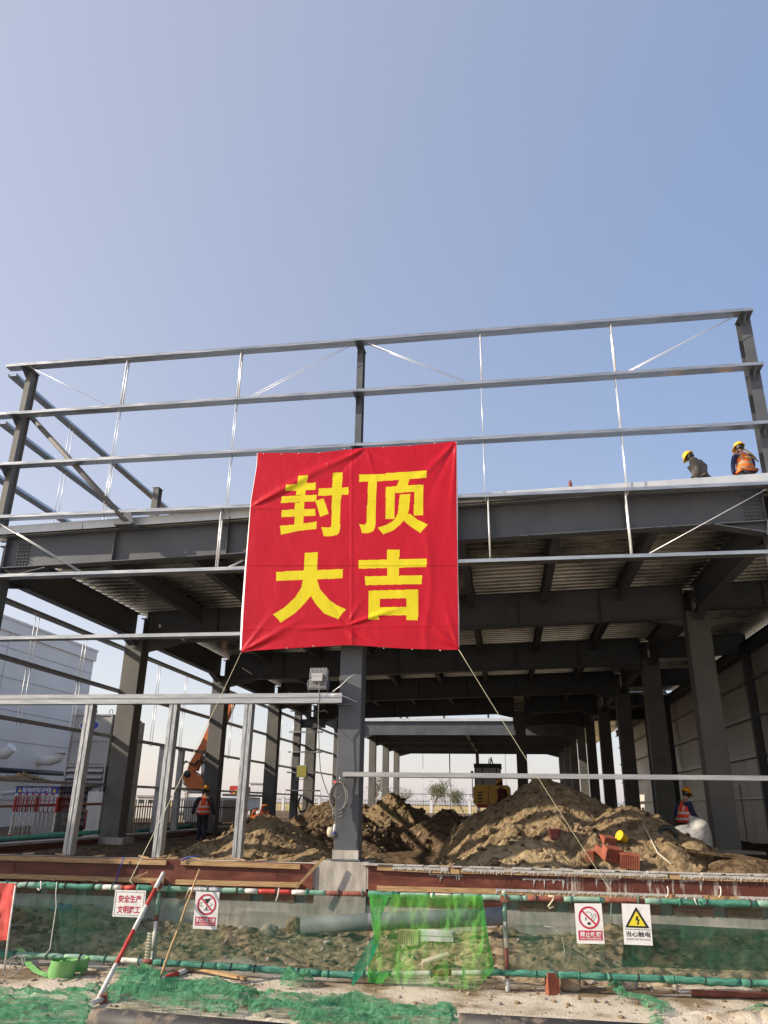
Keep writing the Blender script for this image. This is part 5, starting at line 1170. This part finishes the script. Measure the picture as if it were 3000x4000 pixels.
    if harness:
        q_ = MB()
        for a_, b_ in (((-.17,-.18,1.36),(.12,-.195,1.12)),((-.20,-.17,1.09),(.20,-.17,1.09))): q_.tube([place(a_), place(((a_[0]+b_[0])/2,-.215,(a_[2]+b_[2])/2)), place(b_)], .018, 6)
        q_.build('harness', K['pvc'] if False else mat('yellow-brown webbing', (0.42,0.30,0.03), (0.22,0.14,0.07), 3, .8), o)
    q_ = MB(); P = []; na, nb = 20, 8                   # hair under the helmet
    q_.lathe([(0,.06),(.060,.045),(.088,.0),(.092,-.05),(.085,-.085),(.0,-.09)], (0,0,0), (0,0,1), 18); q_.v = [tuple(place(Vector((x,y*1.12+.008,z+1.645)))) for x, y, z in q_.v]; q_.build('hair', K['hair'], o)
    q_ = MB(); pr = [(0,.135),(.035,.131),(.070,.112),(.098,.075),(.110,.03),(.114,0),(.128,-.004),(.130,-.012),(.110,-.010)]
    q_.lathe(pr, (0,0,0), (0,0,1), 24); VV = []
    for x, y, z in q_.v:
        y2 = y*1.16; 
        if z < .001 and y2 > .05: y2 += .045*(y2/.13); z -= .012
        if abs(x) < .022 and z > .03: z += .010
        VV.append(tuple(place(Vector((x, y2+.015, z+1.665)))))
    q_.v = VV; hm = q_.build('helmet', helmet or K['helmet'], o)
    q_ = MB(); q_.tube([place(Vector((.095*math.sin(a), .02+.10*math.cos(a), 1.635))) for a in np.linspace(1.8, 4.5, 9)], .008, 6); q_.build('chin_strap', K['pvc'], o)
    return o
A_DOWN = {'l':((.25,-.03,1.12),(.27,.04,.87)), 'r':((.25,-.03,1.12),(.26,.04,.87))}
L_ST = {'l':((.11,.02,.48),(.13,-.01,.085)), 'r':((.11,.04,.48),(.14,.02,.085))}
L_WALK = {'l':((.10,.10,.49),(.11,.03,.085)), 'r':((.10,.03,.48),(.12,-.16,.10))}
v = atY(785, 3270, 25.6); person('worker in a bright red vest and dark trousers seen from behind beside the left mound', (v.x, 25.6, -1.30), .15, {'l':((.30,-.03,1.12),(.35,.04,.88)), 'r':((.30,-.03,1.12),(.34,.04,.88))}, L_WALK, .05, .25, -.3, 'vest_red', 'darkcloth', 'darkcloth', HEL_O)
v = atY(2683, 3270, 22.6); person('worker in a red vest over navy sleeves beside the white sack, facing right', (v.x, 22.6, -1.24), -1.15, {'l':((.27,-.10,1.13),(.22,-.02,.90)),'r':((.24,.08,1.12),(.16,.30,1.00))}, L_WALK, .14, .25, 0, 'vest_red', 'navy', 'darkcloth', HEL_O, True)
v = atY(2740, 1850, 17.9); person('worker in a grey-brown jacket bending his head down on the roof deck', (v.x, 17.9, Z0(v.x)+.07), 1.0, {'l':((.25,.0,1.13),(.25,.08,.88)),'r':((.25,.0,1.13),(.25,.08,.88))}, L_ST, .22, .50, 0, None, 'greycloth', 'darkcloth', jg=.06)
v = atY(2915, 1850, 17.7); person('worker in an orange vest with a harness on the roof by the right post', (v.x, 17.7, Z0(v.x)+.07), .22, {'l':((.27,.02,1.13),(.25,.12,.90)),'r':((.25,.05,1.12),(.20,.22,.95))}, L_ST, .08, .25, .35, 'vest_orange', 'navy', 'darkcloth', None, False, True, .012)
v = atY(1962, 3060, 33.5); person('worker in a brown jacket half hidden by the tall soil mound beside the yellow excavator', (v.x, 33.5, v.z-1.62), .9, A_DOWN, L_ST, .15, .2, 0, None, mat('red-brown cloth', (0.14,0.05,0.035), None, rough=.9), 'darkcloth', HEL_O)

# ================================================================== MACHINES
c = atY(1905, 3150, 37.0); ex = thing('excavator', 'yellow excavator seen from behind beyond the tall soil mound', 'excavator', (c.x, 38, -1.3))
def rnd_box(m, lo, hi, b=.06):
    x0,y0,z0 = lo; x1,y1,z1 = hi; m.ext([(x0+b,z0),(x1-b,z0),(x1,z0+b),(x1,z1-b),(x1-b,z1),(x0+b,z1),(x0,z1-b),(x0,z0+b)], (0,y0,0), (0,y1,0), (0,0,1)); return m
X0 = c.x
m = MB(); rnd_box(m, (X0-.62,36.6,-.02), (X0+1.05,38.8,.86), .12)
m.build('counterweight', K['yellow'], ex)
m = MB()
for k in range(4): m.box((X0-.42,36.585,.12+.13*k),(X0-.20,36.598,.18+.13*k))
m.box((X0+.05,36.585,.05),(X0+.075,36.598,.8)); m.build('vent_grille', K['black'], ex)
m = MB(); m.box((X0-.45,36.58,-.10),(X0+.75,36.7,.05)); m.build('bumper', K['red'], ex)
cb = MB(); rnd_box(cb, (X0-.55,37.2,.86),(X0+.62,38.9,1.62), .05); cabo = cb.build('cab', K['glass'], ex)
m = MB(); 
for x in (X0-.56,X0-.22,X0+.42,X0+.60): m.box((x,37.18,.86),(x+.05,37.24,1.66))
m.box((X0-.58,37.1,1.62),(X0+.68,39.0,1.80)); build_each(m, 'cab_frame', K['black'], ex)
m = MB(); m.tube([(X0+.1,37.6,1.8),(X0+.12,37.6,2.02),(X0+.22,37.6,2.05),(X0+.30,37.6,1.8)], .03, 6); m.tube([(X0+.18,37.6,1.8),(X0+.22,37.6,2.12)], .03, 6); m.build('roof_lamp', K['black'], ex)
m = MB(); m.tube([(X0-.66,37.0,.3),(X0-.66,37.0,1.3)], .02, 6); m.obox((X0-.66,37.0,1.35),(.06,0,0),(0,.02,0),(0,0,.12)); m.build('mirror', K['black'], ex)
for s in (-.85,.85):
    m = MB(); m.ext([(-1.5,-1.28),(1.5,-1.28),(1.75,-1.0),(1.75,-.7),(1.5,-.48),(-1.5,-.48),(-1.75,-.7),(-1.75,-1.0)], (X0+s-.25,38.4,0),(X0+s+.25,38.4,0)); m.build('track', K['iron'], ex)
m = MB(); m.bar((X0+.5,38.9,.9),(X0+.4,42.3,1.2),.4,.5); m.bar((X0+.4,42.3,1.2),(X0+.4,44.6,-.4),.3,.4); m.build('boom', K['yellow'], ex)
# orange arm on the left
Yo = 37.0; g_ = lambda x, y: atY(x, y, Yo)
oa = thing('boom_machine', 'orange jointed machine arm rising behind the third left column', 'machine', (g_(800,3100).x, Yo, -1.3))
def plate(pts, t_, name, k):
    m = MB(); P = [g_(*p) for p in pts]; n = len(P); m.add([p+Vector((0,-t_,0)) for p in P]+[p+Vector((0,t_,0)) for p in P], [tuple(range(n)), tuple(range(2*n-1,n-1,-1))]+[(i,n+i,n+(i+1)%n,(i+1)%n) for i in range(n)]); return m.build(name, K[k], oa)
plate([(905,2700),(930,2712),(880,2835),(838,2905),(800,2935),(770,3012),(738,3008),(745,2985),(790,2905),(822,2832),(850,2770)], .22, 'boom', 'orange')
plate([(722,3025),(734,3010),(752,3008),(775,3022),(815,3058),(850,3075),(850,3100),(760,3098),(740,3075),(724,3045)], .26, 'forearm', 'orange')
m = MB(); c = g_(741,3024); m.lathe([(0,-.34),(.16,-.34),(.16,.34),(0,.34)], c, (0,1,0), 16); m.build('joint_pin', K['iron'], oa)
m = MB(); m.tube([g_(712,3050)+Vector((0,-.3,0)), g_(716,3000)+Vector((0,-.3,0)), g_(735,2975)+Vector((0,-.3,0)), g_(770,2990)+Vector((0,-.3,0)), g_(785,2970)+Vector((0,-.3,0))], .05, 6); m.build('hose', K['black'], oa)
m = MB(); m.tube([g_(796,2975), g_(794,3055)], .11, 10); m.tube([g_(800,2930), g_(797,2975)], .16, 10); m.build('hydraulic_ram', K['galv'], oa)
m = MB(); m.lathe([(0,0),(.42,0),(.42,.18),(0,.18)], g_(775,3100), (0,0,1), 20); m.build('slewing_ring', K['pvc'], oa)
m = MB(); b_ = g_(800,3115); rnd_box(m, (b_.x-.6,Yo-.9,-.9),(b_.x+1.3,Yo+2.5,b_.z), .1); m.build('body', K['white'], oa)
for y in (Yo-.2, Yo+1.8):
    m = MB(); m.lathe([(0,-.14),(.42,-.14),(.46,-.08),(.46,.08),(.42,.14),(0,.14)], (b_.x-.5,y,-.85), (1,0,0), 18); m.build('wheel', K['black'], oa)

# ================================================================== LEFT BACKGROUND
wz = 8.2
wh_ = thing('warehouse', 'tall plain pale grey warehouse at the left behind the steel frame', 'building', (-28, 26, -1.3))
m = MB(); m.box((-44,4,-1.3),(-24,42.2,wz)); m.build('wall', K['pale'], wh_)
m = MB(); m.box((-44.1,3.9,wz+.003),(-23.85,42.35,wz+.12)); m.box((-24.2,3.9,wz-.55),(-23.90,42.3,wz-.0)); m.build('coping', K['pale'], wh_)
m = MB()
for z in (6.9,5.5,4.0,2.6,1.2,-.1): m.box((-23.996,4,z),(-23.985,42.2,z+.03))
for y in (10,18,26,34): m.box((-23.997,y,-1.3),(-23.987,y+.03,wz-.6))
m.build('seam', K['silo'], wh_)
p = atX(190,2960,-23.6); du = MB(); du.tube([Vector((-24,p.y-.2,p.z-.15)), Vector((-23.3,p.y-.2,p.z-.15)), Vector((-22.95,p.y-.2,p.z-.05)), Vector((-22.8,p.y-.2,p.z+.25))], .24, 16); du.obox(Vector((-22.8,p.y-.2,p.z+.27)),(.3,0,0),(0,.3,0),(0,0,.05)); du.build('vent_elbow', K['pale'], wh_)
p = atX(0,2935,-23.6); du = MB(); du.tube([Vector((-24,p.y,p.z-.1)), Vector((-23.3,p.y,p.z-.1)), Vector((-23.0,p.y,p.z+.2))], .26, 16); du.build('vent_elbow', K['pale'], wh_)
m = MB(); m.tube([atX(0,3008,-23.3), atX(245,3022,-23.3)], .12, 8); m.build('pipe_run', K['iron'], wh_)
m = MB(); m.tube([atX(0,3100,-23.2), atX(245,3075,-23.2)], .10, 10); m.build('duct', K['white'], wh_)
# filter housing with louvres
YS = 26.6
x0, x1 = atY(283,2850,YS).x, atY(431,2850,YS).x; ztop = atY(330,2790,YS).z; zl = atY(300,2990,YS).z
fl_ = thing('filter_housing', 'grey sheet metal housing with an oval blue emblem and louvres below', 'equipment', ((x0+x1)/2, YS, -1.3))
m = MB(); m.box((x0,YS,zl),(x1,YS+2.4,ztop)); m.build('casing', K['silo'], fl_)
m = MB(); m.box((x0,YS+.05,-1.3),(x1,YS+2.4,zl-.004)); m.build('lower_casing', K['louvre'], fl_)
for k in range(9):
    m = MB(); z = zl - .14 - k*.22; m.obox(((x0+x1)/2,YS-.01,z), ((x1-x0)/2-.06,0,0), (0,.06,.07), (0,-.008,.008)); m.build('louvre_slat', K['silo'], fl_)
m = MB()
for x in (x0-.03, x1-.01): m.box((x,YS-.05,-1.3),(x+.06,YS-.002,ztop))
for z in (zl-.05, zl+.06, (zl+ztop)/2-.05, ztop-.05): m.box((x0+.035,YS-.04,z),(x1-.012,YS-.003,z+.05))
build_each(m, 'stiffening_rib', K['silo'], fl_)
for x in (x0+.12, (x0+x1)/2, x1-.12):
    m = MB(); m.tube([Vector((x+.07*math.cos(a), YS+.1, ztop+.09+.09*math.sin(a))) for a in np.linspace(-.6,3.8,10)], .018, 6); m.build('lifting_eye', K['silo'], fl_)
oc = atY(350,2833,YS); m = MB(); m.add([(oc.x+.40*math.cos(a),YS-.012,oc.z+.21*math.sin(a)) for a in np.linspace(0,2*math.pi,33)[:-1]], [tuple(range(32))]); m.build('emblem_rim', K['white'], fl_)
m = MB(); m.add([(oc.x+.36*math.cos(a),YS-.016,oc.z+.175*math.sin(a)) for a in np.linspace(0,2*math.pi,33)[:-1]], [tuple(range(32))]); m.build('emblem', K['signblue'], fl_)
m = MB(); m.box((x1+.05,YS+.2,-1.3),(x1+.24,YS+2.2,ztop-.1)); m.build('side_casing', K['wallpanel'], fl_)
m = MB()
for z in (ztop-.55, zl+.5, zl-.1): m.box((x1+.045,YS+.17,z),(x1+.27,YS+.195,z+.07))
build_each(m, 'side_band', K['silo'], fl_)
# electrical box shelters behind red and white bars
def shelter(label, pxa, pxb, Yb, kk):
    xa, xb_ = atY(pxa,3180,Yb).x, atY(pxb,3180,Yb).x; zt, zb = atY((pxa+pxb)/2,3082,Yb).z, atY((pxa+pxb)/2,3104,Yb).z
    t = thing('electrical_shelter', label, 'shelter', ((xa+xb_)/2, Yb+.6, -1.3))
    m = MB(); m.box((xa,Yb-.03,zb),(xb_,Yb+.0,zt+.08)); bo = m.build('board', K['signblue'], t)
    m = MB(); q_ = np.linspace(xa,xb_,14)
    for i in range(0,13): m.box((q_[i]+.003,Yb-.035,zb-.01),(q_[i+1]-.003,Yb-.031,zb+.035), i % 2)
    m.build('striped_edge', [K['polewhite'],K['signred']], t)
    fr_ = lambda x, y, l=0.0: Vector((xa+(xb_-xa)*x, Yb-.031-l, zb+(zt+.08-zb)*y))
    text('配电箱防护棚', 'signwhite', t, fr_, .16, .26, .66, .62, .02)
    for a in (.05,.86): flat(t, fr_, [[(a,.3),(a+.08,.3),(a+.04,.85)]], 'signyellow', 'hazard_mark')
    for y in (Yb+.02, Yb+1.3):
        for x in (xa+.02, xb_-.02):
            m = MB()
            for z0_, z1_, mi in ((-1.3,-1.1,1),(-1.1,-.42,0),(-.42,.05,1),(.05,zt,0)): m.box((x-.03,y-.03,z0_),(x+.03,y+.03,z1_), mi)
            m.build('post', [K['polewhite'],K['red']], t)
    for i in range(1, 10):
        x = xa+(xb_-xa)*i/10; m = MB()
        for z0_, z1_, mi in ((-1.2,-.42,0),(-.42,.05,1),(.05,zb,0)): m.tube([(x,Yb+.01,z0_),(x,Yb+.01,z1_)], .016, 6, mi)
        m.build('bar', [K['polewhite'],K['red']], t)
    for i in range(1, 8):
        y = Yb+1.28*i/8; m = MB()
        for z0_, z1_, mi in ((-1.2,-.42,0),(-.42,.05,1),(.05,zb,0)): m.tube([(xa+.02,y,z0_),(xa+.02,y,z1_)], .014, 6, mi)
        m.build('side_bar', [K['polewhite'],K['red']], t)
    m = MB(); m.box((xa-.1,Yb-.1,zt+.085),(xb_+.1,Yb+1.4,zt+.13)); m.build('roof', K['silo'], t)
    m = MB(); m.box((xa+.5,Yb+.5,-1.2),(xb_-.3,Yb+.9,-.4)); m.build('switch_box', K['silo'], t); return t
shelter('barred electrical shelter with a blue board of white characters, the left and larger one', 48, 217, 24.6, 0)
shelter('barred electrical shelter with a blue board, the right one half behind a stud', 219, 300, 26.0, 1)
m = MB(); m.box((atY(330,3200,25.4).x,25.4,-1.25),(atY(388,3200,25.4).x,25.5,.25)); tag(m.build('white_board', K['white']), 'plain white board standing left of the second column', 'board')
for a, b, lab in (((0,3150),(395,3140),'dark scaffold tube running level behind the electrical shelters'), ((338,3165),(328,3240),'short red upright tube in front of the white board')):
    m = MB(); m.tube([atY(*a,25.0), atY(*b,25.0)], .04, 8); tag(m.build('scaffold_tube', K['redrust']), lab, 'tube')
m = MB(); m.tube([atY(-40,3283,23.2), atY(120,3270,23.2), atY(225,3262,23.2), atY(390,3250,23.2)], [.08,.07,.09,.05], 8); tag(m.build('net_roll', K['netwrap']), 'rolled green net along the ground in front of the electrical shelters', 'net roll')
m = MB(); m.tube([atX(540,3250,-13.2), atX(700,3232,-13.2), atX(860,3215,-13.2)], .09, 8); tag(m.build('net_roll', K['netwrap']), 'rolled green net along the left side wall behind the red-vested worker', 'net roll')
# low bar fence behind the left wall
bf = thing('bar_fence', 'low pale bar fence outside the left wall between the columns', 'fence', (-15, 32, -1.3))
m = MB(); a = atY(515,3195,31.5); b = atY(930,3195,34.0)
for i in range(46):
    p = a.lerp(b, i/45); m.tube([(p.x,p.y,-1.3),(p.x,p.y,.03)], .03, 5)
build_each(m, 'bar', K['pvc'], bf)
m = MB()
for z in (-.9,-.25): m.tube([(a.x,a.y-.03,z),(b.x,b.y-.03,z)], .025, 5)
build_each(m, 'rail', K['redrust'], bf)
# far site cabins, vans and tanks
def cabin(label, pxa, pxb, pyt, pyb, Yb, k, dep=3.0, name='site_cabin', cat='cabin', win=2):
    a, b = atY(pxa,pyt,Yb), atY(pxb,pyb,Yb); t = thing(name, label, cat, ((a.x+b.x)/2, Yb+dep/2, -1.3)); zt = a.z
    m = MB(); m.box((a.x,Yb,-1.3),(b.x,Yb+dep,zt)); m.build('wall', K[k], t)
    m = MB(); m.box((a.x-.1,Yb-.1,zt+.003),(b.x+.1,Yb+dep+.1,zt+.12)); m.build('roof', K['silo'], t)
    for i in range(win):
        x = a.x+(b.x-a.x)*(i+.3)/max(win,1); q_ = MB(); q_.box((x,Yb-.02,-.2),(x+(b.x-a.x)*.25,Yb-.003,min(.6,zt-.2))); q_.build('window', K['glass'], t)
    return t
cabin('pale far cabin seen between the left studs', 535, 600, 3112, 3150, 60, 'pale')
cabin('low white far cabin behind the orange arm', 680, 790, 3120, 3160, 70, 'white', win=0)
cabin('beige stone-like block beyond the left columns', 690, 770, 3175, 3210, 50, 'pvc', win=0, name='block_wall', cat='wall')
cabin('white tank building with a flat rim right of the third column', 978, 1030, 3062, 3160, 85, 'white', win=0, name='tank_house', cat='building')
tr = thing('truck', 'far white truck with a red and white load beyond the third left column', 'truck', (atY(905,3150,62).x, 63, -1.3))
a, b = atY(868,3105,62), atY(925,3160,62)
m = MB(); rnd_box(m, (a.x,62,-.7),(b.x,68,.35), .08); m.build('body', K['white'], tr)
m = MB(); m.box((a.x+.15,61.97,-.2),(b.x-.15,61.995,.25)); m.build('windscreen', K['glass'], tr)
m = MB(); m.box((a.x-.1,62.3,.40),(b.x+.2,68,.58)); m.build('bed', K['iron'], tr)
m = MB(); rnd_box(m, (a.x+.2,63,.6),(a.x+1.0,66,1.2), .1); m.build('load', K['red'], tr)
m = MB(); m.lathe([(0,0),(.25,0),(.2,.22),(0,.3)], (b.x-.5,63,.58), (0,0,1), 12); m.build('beacon', K['yellow'], tr)
for x in (a.x+.1, b.x-.1):
    for y in (62.8, 66.5):
        m = MB(); m.lathe([(0,-.14),(.4,-.14),(.45,0),(.4,.14),(0,.14)], (x,y,-.87), (1,0,0), 14); m.build('wheel', K['black'], tr)
# far boundary fence
ff = thing('boundary_fence', 'far dark bar fence with white lamp pillars at the edge of the field', 'fence', (0, 132, -1.3))
for k in range(-8, 7):
    x0_ = k*6.2; m = MB()
    for i in range(22): m.box((x0_+.25+i*.26,132,-1.25),(x0_+.30+i*.26,132.04,.72))
    m.box((x0_+.2,131.99,-.9),(x0_+6.0,132.05,-.85)); m.box((x0_+.2,131.99,.45),(x0_+6.0,132.05,.5)); m.build('railing', K['iron'], ff)
    m = MB(); m.box((x0_-.2,131.8,-1.3),(x0_+.2,132.2,.85)); m.box((x0_-.28,131.72,.853),(x0_+.28,132.28,.98)); m.lathe([(.05,0),(.05,.25),(.17,.3),(.2,.5),(.1,.62),(0,.64)], (x0_,132,.98), (0,0,1), 10); m.build('pillar', K['white'], ff)
# pylon
py_ = thing('pylon', 'very distant lattice power pylon above the field', 'pylon', (0, 620, -1.3)); pc = atY(1722, 3140, 620)
m = MB(); H = atY(1722, 3020, 620).z
for sx in (-1,1):
    for sy in (-1,1): m.tube([(pc.x+sx*4,620+sy*4,-1.3),(pc.x+sx*.9,620+sy*.9,H*.75),(pc.x+sx*.3,620,H)], .22, 4)
for i in range(7):
    z0_, z1_ = -1+H*.12*i, -1+H*.12*(i+1); w0, w1 = 4-3.1*min(1,i*.12/.75), 4-3.1*min(1,(i+1)*.12/.75)
    m.tube([(pc.x-w0,616,z0_),(pc.x+w1,616,z1_)], .14, 4); m.tube([(pc.x+w0,616,z0_),(pc.x-w1,616,z1_)], .14, 4)
for z, w_ in ((H*.72,6),(H*.86,5)): m.tube([(pc.x-w_,620,z),(pc.x+w_,620,z)], .2, 4)
m.build('lattice', K['pylon'], py_)
# young trees beyond the hall
def tree(label, px, Y, pyt, wid, seed, dens=1500, lean=0):
    p = atY(px, 3160, Y); h = atY(px, pyt, Y).z + 1.3; q_ = random.Random(seed); t = thing('young_tree', label, 'tree', (p.x, Y, -1.3)); b0 = Vector((p.x, Y, -1.3))
    m = MB(); tips = []
    def limb(a, d, L, r_, lev):
        pts = [a]; 
        for i in range(5): d = (d + Vector((q_.gauss(0,.14), q_.gauss(0,.14), q_.gauss(.03,.06)))).normalized(); pts.append(pts[-1]+d*L/5)
        m.tube(pts, [r_*(1-.13*i) for i in range(6)], 6); tips.append(pts[-1]); tips.append(pts[3])
        if lev < 3:
            for k in range(3 if lev else 5): limb(pts[2+q_.randrange(3)], (d+Vector((q_.gauss(0,.55),q_.gauss(0,.55),q_.gauss(.1,.25)))).normalized(), L*.62, r_*.55, lev+1)
    limb(b0, Vector((lean,0,1)), h*.60, .07*h/4, 0); m.build('trunk', K['bark'], t)
    c0 = MB(); V = []; Fq = []
    for i in range(dens):
        tp = tips[q_.randrange(4, len(tips))]; o_ = tp + Vector((q_.gauss(0,wid*.13), q_.gauss(0,wid*.13), q_.gauss(0,wid*.11)))
        if o_.z > h-1.3: o_.z -= (o_.z-(h-1.3))*1.2
        u_ = Vector((q_.gauss(0,1),q_.gauss(0,1),q_.gauss(0,1))).normalized(); v_ = u_.orthogonal().normalized(); s = q_.uniform(.05,.11)*h/4; n0 = len(V)
        V += [o_-u_*s, o_-v_*s*.5, o_+u_*s, o_+v_*s*.5]; Fq.append((n0,n0+1,n0+2,n0+3))
    c0.add(V, Fq); c0.build('crown', K['leaf'], t, fix=False)
tree('leafy young tree in the centre gap beyond the far fence line', 1690, 100, 3044, 2.6, 3, 1700)
tree('leafy young tree left of the yellow excavator', 1815, 95, 3068, 2.4, 5, 1700)
tree('slim young tree between the far left columns', 1472, 90, 3036, 2.0, 7, 800)
tree('thin young tree just right of the far left columns', 1570, 96, 3068, 1.8, 9, 600)
tree('bare-branched young tree behind the orange arm', 735, 58, 3000, 1.8, 11, 420)
tree('scrubby young tree seen between the left studs', 580, 62, 3130, 1.6, 13, 500)
